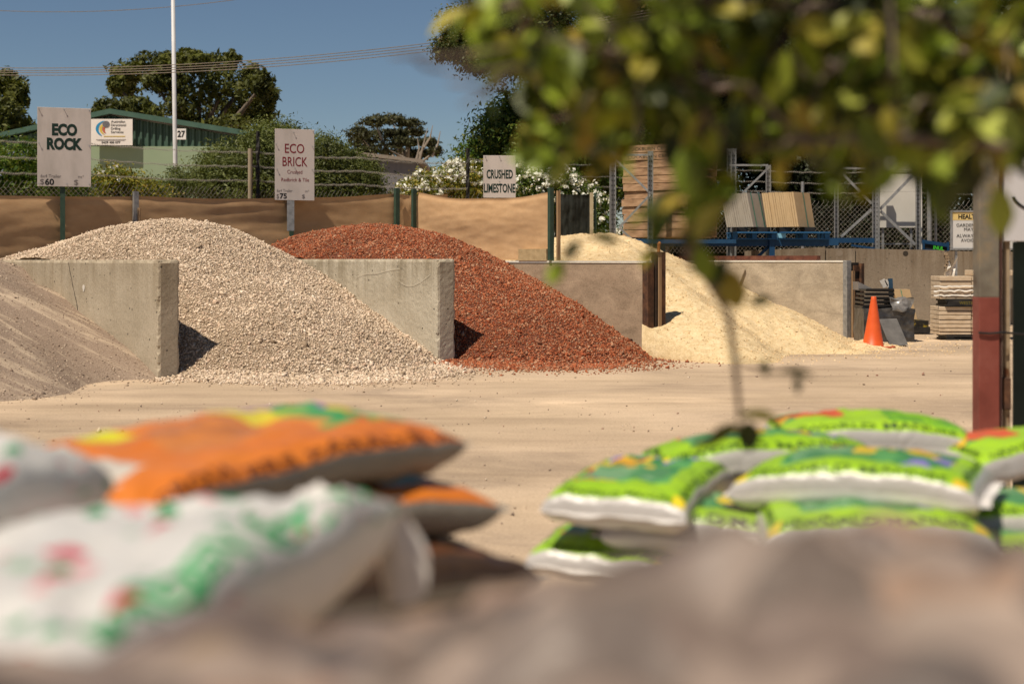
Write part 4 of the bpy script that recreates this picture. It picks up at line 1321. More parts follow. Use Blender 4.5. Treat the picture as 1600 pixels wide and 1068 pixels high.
# stack of timber pallets in the left rack
PX, PY, PYAW = 1028, 36.3, math.radians(-38)
pw, pdp, ph = 1.95, 1.55, 0.196
cz0 = zat(371, Vector((0, PY, 0)))
cen = P(1047, 300, PY + .3)
proto = make_pallet('wooden_pallet', 'wooden pallet lettered with stencilled words, uppermost of the tall stack', 'stacked wooden pallets', pw, pdp, ph, text='COCKBURN CEMENT BU')
NPAL = 12
ordn = ['lowest', 'second from bottom', 'third from bottom', 'fourth from bottom', 'fifth from bottom', 'sixth from bottom', 'seventh from bottom', 'fifth from top', 'fourth from top', 'third from top']
proto.location = (cen.x, cen.y, cz0 + (NPAL - 1) * ph); proto.rotation_euler = (0, 0, -PYAW * -1)
YAW = math.radians(-34)
proto.rotation_euler = (0, 0, YAW)
dup(proto, (cen.x + .02, cen.y, cz0 + (NPAL - 2) * ph), YAW + .02, 'wooden pallet lettered with stencilled words, second from top of the tall stack')
plain = make_pallet('wooden_pallet', 'x', 'stacked wooden pallets', pw * .97, pdp, ph)
for k in range(NPAL - 2):
    lab = 'plain wooden pallet, %s of the tall stack in the left rack' % ordn[k]
    if k == 0:
        plain.location = (cen.x, cen.y, cz0); plain.rotation_euler = (0, 0, YAW); plain['label'] = lab
    else:
        dup(plain, (cen.x + rg.uniform(-.04, .04), cen.y + rg.uniform(-.03, .03), cz0 + k * ph), YAW + rg.uniform(-.03, .03), lab)

BLUE = mat('blue_rack_paint', [(0.008, 0.040, 0.095), (0.014, 0.062, 0.14)], 0.45, 5)
BLUE_L = mat('blue_pallet_paint', [(0.015, 0.085, 0.20), (0.03, 0.13, 0.28)], 0.6, 4)
def upright(t, px, top, y, w=0.13, bot=0.0):
    p = P(px, top, y)
    m_ = MB()
    # open channel: web + two flanges
    m_.box((p.x, y, (p.z + bot) / 2), (w, .012, p.z - bot)).box((p.x - w / 2 + .006, y - .05, (p.z + bot) / 2), (.012, .09, p.z - bot)).box((p.x + w / 2 - .006, y - .05, (p.z + bot) / 2), (.012, .09, p.z - bot))
    m_.build('upright', GALV, t)
    hl = MB()
    z = 2.2
    while z < p.z - .1:
        hl.box((p.x - w * .2, y - .008, z), (.022, .006, .04)).box((p.x + w * .2, y - .008, z), (.022, .006, .04))
        z += 0.12
    so = hl.build('slots', DARK, t); so['kind'] = 'stuff'
def brace(t, a, b, y, w=0.05):
    MB().bar(P(*a, y), P(*b, y), .03, w).build('brace', GALV, t)
def beam(t, x0, x1, py, y, h=0.13, m_=BLUE):
    a, b = P(x0, py, y), P(x1, py, y)
    MB().bar(a, b, .05, h).build('beam', m_, t)

YR = 35.2
rackA = thing('pallet_rack', P(1080, 400, YR).xy.to_3d(), 'steel pallet rack with blue beams holding the timber pallets and slab packs', 'rack')
for px, top, y in ((958, 236, YR), (1016, 236, YR + .02), (1139, 232, 38.6), (1200, 258, 38.4), (956, 240, 37.4), (1146, 232, 39.8)):
    upright(rackA, px, top, y)
brace(rackA, (958, 245), (1016, 302), YR - .06); brace(rackA, (1016, 304), (968, 355), YR - .06); brace(rackA, (958, 242), (1016, 242), YR - .05); brace(rackA, (968, 356), (1016, 400), YR - .06)
brace(rackA, (1139, 258), (1200, 258), 38.4); brace(rackA, (1200, 263), (1162, 300), 38.35); brace(rackA, (1162, 300), (1139, 330), 38.35)
beam(rackA, 1018, 1295, 379.5, 37.6, 0.17)
beam(rackA, 950, 1150, 377, YR - .12, 0.10)
beam(rackA, 950, 1150, 376, 37.6 + .2, 0.10)
beam(rackA, 1018, 1310, 378.5, 39.0, 0.17)
for px in (1206, 1035):
    p = P(px, 372, 37.55)
    MB().box((p.x, 37.55, p.z / 2), (.14, .10, p.z)).build('blue_leg', BLUE, rackA)
MB().bar(P(1180, 405, 37.7), P(1203, 383, 37.7), .04, .08).build('brace', BLUE, rackA)

YB = 40.6
rackB = thing('pallet_rack', P(1370, 400, YB).xy.to_3d(), 'galvanised rack frames with crossed braces in front of the blank white board', 'rack')
for px, top, y, w in ((1306, 262, YB, .11), (1368, 237, YB - .1, .2), (1434, 268, YB, .13)):
    upright(rackB, px, top, y, w)
brace(rackB, (1308, 263), (1366, 263), YB - .05, .06); brace(rackB, (1310, 265), (1362, 318), YB - .06, .07); brace(rackB, (1362, 327), (1314, 370), YB - .06, .07)
brace(rackB, (1375, 327), (1430, 270), YB - .08, .08); brace(rackB, (1376, 330), (1430, 382), YB - .08, .08)
brace(rackB, (1375, 268), (1430, 268), YB - .08, .06)
beam(rackB, 1292, 1366, 375.5, YB - .3, .14)
MB().bar(P(1330, 383, YB - .3), P(1366, 388, YB - .3), .05, .06).build('beam', BLUE, rackB)
beam(rackB, 1375, 1440, 381, YB + .5, .04, GALV)

# blank white board behind the rack
wbz = YB + .55
a, b = P(1375, 243, wbz), P(1430, 356, wbz)
wb_ = thing('white_board', ((a.x + b.x) / 2, wbz, 0), 'blank white board of stacked panels behind the crossed rack braces', 'board')
WB = mat('white_panel_paint', [(0.52, 0.49, 0.43), (0.60, 0.57, 0.51)], .6, 1.2)
z1_, z2_, z3_ = zat(268.5, a), zat(299, a), zat(356, a)
MB().box(((a.x + b.x) / 2, wbz, (a.z + z1_) / 2 + .02), (b.x - a.x, .04, a.z - z1_ - .05)).build('panel', WB, wb_)
MB().box(((a.x + b.x) / 2, wbz, (z1_ + z2_) / 2 - .03), (b.x - a.x, .04, z1_ - z2_ - .05)).build('panel', WB, wb_)
MB().box(((a.x + b.x) / 2, wbz, (z2_ + z3_) / 2), (b.x - a.x, .04, z2_ - z3_ - .02)).build('panel', WB, wb_)
for x in (a.x + .1, b.x - .1, P(1440, 0, wbz).x):
    MB().box((x, wbz + .08, a.z / 2), (.06, .06, a.z - (.1 if x < b.x else .9))).build('support_post', GALV if x < b.x else WB, wb_)

# slab packs standing on edge
SLAB_T = mat('tan_slab', [(0.46, 0.315, 0.165), (0.54, 0.385, 0.215)], .85, 3, bump=.2)
SLAB_G = mat('grey_slab', [(0.30, 0.265, 0.215), (0.37, 0.33, 0.275)], .85, 3, bump=.2)
STRAP = mat('green_strap', [(0.01, 0.22, 0.14), (0.02, 0.28, 0.18)], .4, 5)
BLACKP = mat('black_plastic', [(0.010, 0.009, 0.009), (0.03, 0.028, 0.026)], .45, 6)
def slab_pack(label, base, n, th, dep, h, lean, yaw, sm, strap_k):
    t = thing('slab_pack', base, label, 'slabs', 'slab packs standing on edge')
    u = Vector((math.cos(yaw), math.sin(yaw), 0)); v = Vector((-math.sin(yaw), math.cos(yaw), 0))
    base = Vector(base)
    for k in range(n):
        dz = rg.uniform(-.008, .008)
        a = base + u * (k - n / 2) * th
        lv = u * (-lean * h)
        poly = [a, a + u * (th * .9), a + u * (th * .9) + lv + Vector((0, 0, h + dz)), a + lv + Vector((0, 0, h + dz))]
        off = v * (-dep / 2 + rg.uniform(-.012, .012))
        MB().prism([p + off for p in poly], (0, 0, 0), v * dep).build('slab', sm, t)
    for f in strap_k:
        # strap over the face: down the open face and along the top
        e = base + u * (n / 2 * th + .004)
        lv = u * (-lean * h)
        o = v * (-dep / 2 + dep * f)
        MB().add([e + o, e + o + v * .035, e + o + v * .035 + lv + Vector((0, 0, h + .01)), e + o + lv + Vector((0, 0, h + .01))], [(0, 1, 2, 3)]).build('strap', STRAP, t)
    b0 = base + u * (-n / 2 * th + .12) - Vector((0, 0, .0))
    return t
def bearer_blocks(t, pts):
    for p in pts:
        MB().box(p, (.28, .55, .13)).build('support_block', BLACKP, t)
YS = 37.9
zb = zat(355, Vector((0, YS, 0)))
pk1 = slab_pack('pack of tan slabs on edge with green strap in the rack', P(1236, 355, YS + .1), 15, .062, 0.95, .92, .17, math.radians(-38), SLAB_T, [.55])
pk2 = slab_pack('pack of grey slabs on edge, left of the tan slab pack in the rack', P(1168, 355, YS + .1), 13, .062, 0.8, .90, .22, math.radians(-38), SLAB_G, [.2, .75])
for t, px in ((pk1, (1224, 1262)), (pk2, (1157, 1188))):
    bearer_blocks(t, [P(x, 359, YS) for x in px])
def blue_pallet(label, px, y, w):
    c = P(px, 375, y)
    zt = zat(362.5, c); zb_ = zat(374.5, c)
    t = thing('blue_pallet', (c.x, y, zb_), label, 'pallet', 'blue pallets in the rack')
    for k in range(3):
        MB().box((c.x, y - .45 + k * .45, zt - .02), (w, .3, .035)).build('board', BLUE_L, t)
        MB().box((c.x, y - .45 + k * .45, zb_ + .018), (w, .12, .032)).build('board', BLUE_L, t)
        for j in range(3):
            MB().box((c.x - w / 2 + .07 + j * (w - .14) / 2, y - .45 + k * .45, (zt + zb_) / 2), (.13, .14, zt - zb_ - .075)).build('block', BLUE_L, t)
    return t
blue_pallet('blue pallet under the grey slab pack', 1174, 37.95, 1.16)
bp2 = blue_pallet('blue pallet under the tan slab pack', 1252, 37.95, 1.30)
c = P(1221, 368, 37.4)
MB().box((c.x, 37.42, c.z), (.24, .012, .12)).build('pale_label', mat('pale_blue_label', [(.15, .40, .55), (.25, .5, .65)], .5, 9), bp2)

# tilted blue frame with bright green lettering, and the health notice
bf = thing('blue_barrier', P(1470, 385, 40.5).xy.to_3d(), 'tilted blue metal frame with bright green lettering on the concrete wall', 'barrier')
zz = 40.2
MB().bar(P(1441, 377, zz), P(1480, 383, zz), .05, .10).build('rail', BLUE, bf)
MB().bar(P(1443, 377, zz), P(1443, 392, zz), .05, .08).build('rail', BLUE, bf)
MB().bar(P(1481, 378, zz), P(1481, 392, zz), .05, .09).build('rail', BLUE, bf)
MB().bar(P(1441, 391, zz), P(1481, 395, zz), .05, .10).build('rail', BLUE, bf)
pc2 = P(1461, 385.5, zz)
MB().bar(P(1443, 384, zz + .03), P(1480, 389, zz + .03), .02, .16).build('panel', BLACKP, bf)
put_text(MB(), 'INUL', P(1458, 389, zz - .03), (1, 0, -.12), (0.12, 0, 1), .10, .30, 'l', .03).build('lettering', mat('bright_green_lettering', [(.05, .5, .03), (.07, .6, .05)], .5, 4), bf)
hz = 38.6
hc = P(1536, 359.5, hz)
ha, hb = P(1486, 330, hz), P(1586, 389, hz)
hs = thing('notice_sign', (hc.x, hz, hb.z), 'framed health notice board half hidden behind the red post', 'sign')
W_, H_ = hb.x - ha.x, ha.z - hb.z
MB().box((hc.x, hz, hc.z), (W_, .03, H_)).build('board', mat('notice_white', [(.55, .53, .50), (.6, .58, .55)], .6, 2), hs)
MB().box((hc.x, hz - .018, ha.z - .1 * H_ - .03), (W_ - .06, .006, .21 * H_)).build('heading_band', mat('notice_yellow', [(.62, .45, .16), (.68, .5, .2)], .6, 2), hs)
for q, s in (((hc.x, hz - .01, ha.z), (W_ + .06, .06, .05)), ((hc.x, hz - .01, hb.z), (W_ + .06, .06, .05)), ((ha.x, hz - .01, hc.z), (.05, .06, H_ - .06)), ((hb.x, hz - .01, hc.z), (.05, .06, H_ - .06))):
    MB().box(q, s).build('frame_bar', GALV, hs)
tx = MB()
put_text(tx, 'HEALTH WARNING', Vector((hc.x, hz - .024, ha.z - .20 * H_)), (1, 0, 0), (0, 0, 1), .115 * H_, .78 * W_, 'c', .04)
for i, (s, w) in enumerate((('GARDEN SOILS CONTAIN', .84), ('MAY BE HARMFUL', .60), ('ALWAYS WEAR GLOVES', .84), ('AVOID INHALING THE', .70), ('HANDS', .2))):
    put_text(tx, s, Vector((hc.x, hz - .024, ha.z - [.41, .52, .69, .81, .93][i] * H_)), (1, 0, 0), (0, 0, 1), .085 * H_, w * W_, 'c', .0)
tx.build('lettering', TXT_BLACK, hs)
for x in (ha.x + .15, hb.x - .15):
    MB().box((x, hz + .05, hb.z / 2 + .2), (.06, .06, hb.z + .4)).build('post', GALV, hs)

# ================================================================== YARD STUFF NEAR THE CONE
cp = Gp(1370, 543)
cone = thing('traffic_cone', (cp.x, cp.y, 0), 'tall plain orange traffic cone beside the limestone spill', 'traffic cone')
OR = mat('orange_cone_plastic', [(0.58, 0.075, 0.012), (0.68, 0.105, 0.02)], .45, 3, spec=.4)
kpx = cp.y / FPX
Rm = Matrix.Rotation(0.0, 3, 'X')
prof = [(.020, 79), (3.2, 80), (4.0, 79), (4.6, 74), (12.0, 28), (16.2, 4.0), (17.5, 3.0)]
cm = MB().lathe([(r * kpx, z * kpx) for r, z in prof], (cp.x - 6 * kpx, cp.y, 0), 36)
cm.v = [(v[0] + 0.015 * v[2], v[1], v[2]) for v in cm.v]
cm.build('cone_body', OR, cone, True)
bsm = MB().lathe([(16.0 * kpx, .045), (19.5 * kpx, .045), (20.5 * kpx, .03), (20.5 * kpx, 0.0), (.1, 0.0)], (cp.x - 6 * kpx + .16, cp.y - .1, 0.0), 32)
bsm.build('cone_base', mat('dusty_cone_base', [(.38, .075, .03), (.5, .13, .06)], .8, 9), cone, True)

# black wrapped paver stack and odds
GREYPLATE = mat('grey_slab_dark', [(0.085, 0.08, 0.075), (0.14, 0.13, 0.12)], .8, 5, bump=.3)
bk = Gp(1372, 536)
yk = bk.y + .9
st = thing('wrapped_stack', (P(1372, 500, yk).x, yk, 0), 'black plastic wrapped paver stack behind the traffic cone', 'paver stack')
def wrinkled(px0, px1, py0, py1, y, d, amp, seed):
    a, b = P(px0, py0, y), P(px1, py1, y)
    m_ = MB(); N = 16
    for fi, (ax, ay, nn) in enumerate((((1, 0, 0), (0, 0, 1), (0, -1, 0)), ((0, 1, 0), (0, 0, 1), (1, 0, 0)), ((1, 0, 0), (0, 1, 0), (0, 0, 1)), ((0, 1, 0), (0, 0, 1), (-1, 0, 0)))):
        vs = []
        for i in range(N + 1):
            for j in range(N + 1):
                f, g_ = i / N, j / N
                if fi == 0: p = Vector((a.x + (b.x - a.x) * f, y - d / 2, b.z + (a.z - b.z) * g_))
                elif fi == 1: p = Vector((b.x, y - d / 2 + d * f, b.z + (a.z - b.z) * g_))
                elif fi == 2: p = Vector((a.x + (b.x - a.x) * f, y - d / 2 + d * g_, a.z))
                else: p = Vector((a.x, y - d / 2 + d * f, b.z + (a.z - b.z) * g_))
                q = p * 5 + Vector((seed, seed, 0))
                dv = Vector((mnoise.noise(q), mnoise.noise(q + Vector((9, 0, 0))), mnoise.noise(q + Vector((0, 9, 0)))))
                vs.append(p + dv * amp)
        m_.add(vs, [(i * (N + 1) + j, (i + 1) * (N + 1) + j, (i + 1) * (N + 1) + j + 1, i * (N + 1) + j + 1) for i in range(N) for j in range(N)])
    return m_
WRAP = mat('shiny_black_wrap', [(0.012, 0.011, 0.011), (0.035, 0.032, 0.03), (.09, .085, .08)], .28, 5, bump=.6, bscale=9, bdist=.05, spec=.6)
wrinkled(1342, 1420, 481, 541, yk, .9, .03, 3).build('wrapped_load', WRAP, st, True)
wrinkled(1388, 1419, 466, 484, yk - .15, .6, .09, 8).build('loose_wrap', mat('grey_film', [(.05, .045, .04), (.16, .15, .14), (.3, .28, .26)], .3, 6, spec=.6), st, True)
trp = yk + .15
for k in range(5):
    a = P(1341 + k * 1.2, 478 - k * 6.2, trp)
    w = P(1390, 0, trp).x - a.x
    tag(MB().box((a.x + w / 2, trp, zat(478 - k * 6.2, a)), (w, .8, .05), Matrix.Rotation(.01 * (k - 2), 3, 'Y')).box((a.x + w / 2, trp - .41, zat(475.8 - k * 6.2, a)), (w * .96, .02, .028)).build('plastic_tray', mat('black_tray', [(.012, .011, .01), (.028, .025, .024)], .4, 5) if 'black_tray' not in bpy.data.materials else bpy.data.materials['black_tray'], loc=(a.x + w / 2, trp, zat(480 - k * 6.2, a))),
        'flat black plastic tray, %s in the pile behind the cone' % ['lowest', 'second from bottom', 'middle one', 'second from top', 'topmost'][k], 'tray', 'black trays behind the cone')
c = P(1388, 452, trp - .3)
bb_ = thing('blue_bracket', (c.x, c.y, zat(475, c)), 'small blue metal bracket leaning at the tray pile behind the cone', 'bracket')
MB().bar(P(1391, 435, trp - .35), P(1393, 476, trp - .35), .06, .09).build('upright', mat('dark_blue_paint', [(.012, .04, .075), (.02, .06, .11)], .5, 5), bb_)
MB().bar(P(1378, 437, trp - .36), P(1384, 448, trp - .36), .02, .12).bar(P(1384, 437, trp - .36), P(1389, 448, trp - .36), .02, .07).build('pale_tag', mat('pale_tag', [(.35, .33, .3), (.5, .48, .45)], .6, 14), bb_)
fm = MB(); fm.prism([P(1341, 440, trp + .2), P(1366, 452, trp + .2), P(1341, 453, trp + .2)], (0, 0, 0), (0, .5, 0))
tag(fm.build('grey_sheet', mat('grey_sheet_film', [(.14, .13, .125), (.22, .2, .19)], .4, 4), loc=P(1341, 453, trp + .2)), 'folded grey sheet on top of the tray pile beside the panel wall', 'sheet')
# leaning grey slab
lp = [P(1374, 500, 29.9), P(1402, 499, 30.0), P(1419, 538.5, 29.6), P(1390, 540, 29.5)]
ls = MB(); ls.prism(lp, (0, 0, 0), (0, .06, .02))
tag(ls.build('leaning_slab', GREYPLATE, loc=(lp[3].x, lp[3].y, 0)), 'dark grey slab leaning against the wrapped stack right of the cone', 'slab')

# tan slabs with green strap on a low dark pallet
yt = 34.6
tp = thing('slab_pack', P(1425, 520, yt).xy.to_3d(), 'tan slabs with a green strap on a dark pallet against the concrete wall', 'slabs', 'slab packs standing on edge')
def quad_slab(pts, d, m_, name):
    MB().prism(pts, (0, 0, 0), (0, d, 0)).build(name, m_, tp)
quad_slab([P(1396, 452, yt), P(1421.5, 452, yt), P(1427, 475, yt), P(1402, 475, yt)], .3, SLAB_T, 'slab')
quad_slab([P(1402, 475.6, yt), P(1427.2, 475.6, yt), P(1433.5, 499, yt), P(1408, 499, yt)], .3, SLAB_T, 'slab')
MB().add([P(1407, 452, yt - .01), P(1408, 452, yt - .01), P(1418, 499, yt - .01), P(1417, 499, yt - .01)], [(0, 1, 2, 3)]).build('strap', STRAP, tp)
MB().box(P(1425, 507, yt) + Vector((0, .3, 0)), (.75, .8, .2)).build('yellow_base', mat('yellow_black_base', [(.015, .013, .01), (.03, .025, .015), (.40, .27, .02)], .6, 6, lo=.4, hi=.62), tp)
MB().box(P(1428, 515, yt) + Vector((0, .25, 0)), (.85, .9, .14)).build('base_pallet', BLACKP, tp)

# two packs of wrapped cream pavers
PAVE = mat('cream_paver', [(0.42, 0.31, 0.20), (0.54, 0.42, 0.29), (0.60, 0.48, 0.35)], .8, 5, (1, 1, 3))
FILM = mat('pale_film', [(0.55, 0.50, 0.43), (0.68, 0.63, 0.56)], .4, 6)
yv = 32.3
def paver_pack(label, px0, px1, rows, y, d):
    t = thing('paver_pack', (P((px0 + px1) / 2, 0, y).x, y, zat(rows[-1][1], Vector((0, y, 0)))), label, 'paver pack')
    a, b = P(px0, 0, y), P(px1, 0, y)
    for (t0, t1) in rows:
        z1, z0 = zat(t0, a), zat(t1, a)
        nb = 2
        w = (b.x - a.x) / nb
        for k in range(nb):
            o = rg.uniform(-.02, .02)
            MB().box((a.x + w * (k + .5) + o * .4, y + o, (z0 + z1) / 2), (w - .012, d, (z1 - z0) * .93), bevel=.006).build('paver', PAVE, t)
    return t
t1 = paver_pack('upper pack of cream pavers in torn film behind the red post', 1461, 1560, [(431, 438), (439, 446), (447, 453), (454, 461), (461.5, 466.5)], yv, .7)
MB().box(P(1548, 426, yv), (1.0, .6, .12), bevel=.01).build('paver', PAVE, t1)
for k, (x, y_, h) in enumerate(((1483, 431, 27), (1489, 431, 32), (1479, 431, 16))):
    vs = []
    for i in range(9):
        f = i / 8
        w = (6 * (1 - f) ** .7) * math.sin(math.pi * (f * .8 + .2))
        px = x + (9 * f * f if k != 0 else 4 * f - 5 * f * f)
        vs += [P(px - w, y_ - h * f, yv - .2 + .06 * math.sin(f * 4 + k)), P(px + w * .6, y_ - h * f, yv - .16 - .05 * math.sin(f * 5 + k))]
    MB().add(vs, [(2 * i, 2 * i + 1, 2 * i + 3, 2 * i + 2) for i in range(8)]).build('torn_film', FILM, t1)
for yy_ in (446.5, 453.5, 461):
    wv = MB(); vs = []
    for i in range(25):
        px = 1459 + i * 4
        q = mnoise.noise(Vector((i * .6, yy_, 0)))
        vs += [P(px, yy_ - .6 + q * 1.6, yv - .37 - .02 * abs(q)), P(px, yy_ + 1.4 + q * 2.2, yv - .38 - .03 * abs(q))]
    wv.add(vs, [(2 * i, 2 * i + 2, 2 * i + 3, 2 * i + 1) for i in range(24)]).build('film_edge', FILM, t1)
t2 = paver_pack('lower pack of cream pavers on the ground behind the red post', 1460, 1560, [(478, 484.5), (485, 491), (491.5, 498), (498.5, 505), (505.5, 511), (511.5, 516.5), (517, 521.5)], yv, .7)
def dark_pallet(label, px0, px1, t0, t1_, y, lettered):
    a, b = P(px0, t0, y), P(px1, t1_, y)
    t = thing('black_pallet', ((a.x + b.x) / 2, y, b.z), label, 'pallet', 'black pallets under pavers')
    MB().box(((a.x + b.x) / 2, y, a.z - .02), (b.x - a.x, .75, .04)).build('deck', BLACKP, t)
    MB().box(((a.x + b.x) / 2, y, b.z + .02), (b.x - a.x, .75, .04)).build('deck', BLACKP, t)
    for k in range(3):
        MB().box(((a.x + b.x) / 2 + (k - 1) * (b.x - a.x) * .42, y, (a.z + b.z) / 2), (.14, .72, a.z - b.z - .08)).build('block', BLACKP, t)
    if lettered:
        MB().box(((a.x + b.x) / 2, y - .36, (a.z + b.z) / 2), (b.x - a.x - .1, .02, a.z - b.z - .085)).build('side_board', BLACKP, t)
        put_text(MB(), 'WESTSLAB  W', Vector((a.x + .30, y - .374, (a.z + b.z) / 2 - .035)), (1, 0, 0), (0, 0, 1), .07, .62, 'l').build('lettering', mat('yellow_stencil', [(.16, .13, .02), (.22, .18, .04)], .6, 5), t)
dark_pallet('black pallet with faint yellow lettering between the two paver packs', 1470, 1560, 467, 477.3, yv - .05, True)
gz_ = zat(522, Vector((0, yv, 0)))
dark_pallet('black pallet on the ground under the lower paver pack', 1471, 1560, 522.2, HOR + CAM_H * FPX / yv, yv, False)

# ================================================================== GATE POST AT THE RIGHT
yp = 10.0
def bx(mb, px0, px1, py0, py1, y, d, mi=0):
    a, b = P(px0, py0, y), P(px1, py1, y)
    return mb.box(((a.x + b.x) / 2, y + d / 2, (a.z + b.z) / 2), (b.x - a.x, d, a.z - b.z), None, mi, 0.004)
RED = mat('red_oxide_paint', [(0.15, 0.035, 0.024), (0.20, 0.050, 0.035), (0.24, 0.075, 0.055)], .6, 3, bump=.15)
OLD = mat('stained_grey_paint', [(0.07, 0.038, 0.018), (0.13, 0.108, 0.08), (0.17, 0.148, 0.112), (0.24, 0.18, 0.11)], .75, 5, lo=.25, hi=.7, bump=.2)
gp = thing('steel_post', P(1547, 800, yp).xy.to_3d(), 'square steel post, red oxide below and stained grey above, at right edge', 'post')
zsplit = 464.5
zg = HOR + CAM_H * FPX / yp
bx(MB(), 1530, 1562, zsplit, zg, yp, .15).build('lower_section', RED, gp)
bx(MB(), 1530.5, 1561.5, 60, zsplit, yp + .002, .146).build('upper_section', OLD, gp)
bx(MB(), 1562.2, 1566.5, 60, zg, yp + .01, .03).build('edge_flange', mat('dark_flange', [(.03, .012, .01), (.08, .035, .025)], .7, 6), gp)
MB().tube([P(1529, 519.5, yp - .012), P(1546, 521, yp - .014), P(1566, 519, yp - .012), P(1600, 522, yp + .05), P(1660, 519, yp + .1)], .008, 8).build('black_cable', BLACKP, gp)
ws = thing('white_sign', P(1640, 300, yp + .1).xy.to_3d(), 'white sign board with a dark curved stroke cut by the right edge', 'sign')
bx(MB(), 1566.5, 1720, 246, 377, yp + .04, .02).build('board', mat('white_sign_face', [(.50, .48, .48), (.56, .54, .54)], .5, 2), ws)
cv = MB(); vs = []
for i in range(15):
    a_ = math.radians(200 + i * 9)
    c = P(1622, 300, yp + .034)
    r0, r1 = 39, 43.5
    w = 1.0 if i < 12 else 1.0
    for r in (r0, r1):
        q = P(1622 + r * math.cos(a_), 296 - r * math.sin(a_) * .8, yp + .034); vs.append(q)
cv.add(vs, [(2 * i, 2 * i + 1, 2 * i + 3, 2 * i + 2) for i in range(14)]).build('curved_stroke', TXT_BLACK, ws)
for px in (1574, 1700):
    bx(MB(), px - 4.5, px + 4.5, 60, zg, yp + .065, .045).build('post', mat('rust_flecked_post', [(.10, .035, .012), (.26, .19, .11), (.33, .25, .16)], .75, 7, lo=.35, hi=.6) if 'rust_flecked_post' not in bpy.data.materials else bpy.data.materials['rust_flecked_post'], ws)
bx(MB(), 1568, 1580, 590, 640, yp + .04, .06).build('hinge', RUST, ws)
pl = thing('dark_green_panel', P(1680, 300, yp + .5).xy.to_3d(), 'dark green sheet steel panel behind the white sign', 'panel')
for k in range(6):
    bx(MB(), 1584 + k * 24, 1606 + k * 24, 378, zg, yp + .45 + .02 * (k % 2), .03).build('sheet', mat('dark_green_sheet', [(.010, .022, .017), (.02, .04, .03)], .5, 5) if 'dark_green_sheet' not in bpy.data.materials else bpy.data.materials['dark_green_sheet'], pl)

# ================================================================== BAGS
class Bag:
    def __init__(self, L, W, tt, tb, bend=(0, 0), twist=0.0, sag=(), wr=0.006, seed=0, p=6.0, q=0.37):
        self.__dict__.update(locals())
    def S(self, tu, tv, top=True, off=0.0):
        """surface point: tu, tv in [-1, 1] (edge-refined)"""
        u, v = math.sin(tu * math.pi / 2), math.sin(tv * math.pi / 2)
        pu = max(0.0, 1 - abs(u) ** self.p) ** self.q
        pv = max(0.0, 1 - abs(v) ** self.p) ** self.q
        k = pu * pv
        # plan outline pulls in a little between the corners
        x = u * self.L / 2 * (1 - 0.035 * (1 - v * v))
        y = v * self.W / 2 * (1 - 0.05 * (1 - u * u))
        n1 = mnoise.noise(Vector((u * 2.6 + self.seed, v * 2.2, self.seed)))
        n2 = mnoise.noise(Vector((u * 7 + self.seed, v * 6, 3.3 + self.seed)))
        rad = mnoise.noise(Vector((math.atan2(v, u) * 5, self.seed, 0))) * (abs(u) ** 3 + abs(v) ** 3) * 0.6
        n3 = mnoise.noise(Vector((u * 4.1 - v * 2.3 + self.seed, v * 3.0 + u, 8.1)))
        w = self.wr * (n1 * 2.2 + n2 * 0.9 + rad * 0.5 + (0.5 - abs(n3) * 2.2) * 1.1)
        z = (self.tt if top else -self.tb) * k + w * (0.25 + 0.75 * k) + (off if top else -off)
        z += -self.bend[0] * (x / (self.L / 2)) ** 2 - self.bend[1] * (y / (self.W / 2)) ** 2
        z += self.twist * u * v
        for (cu, cv, s, a) in self.sag:
            z += a * math.exp(-((u - cu) ** 2 + (v - cv) ** 2) / (s * s))
        return Vector((x, y, z))

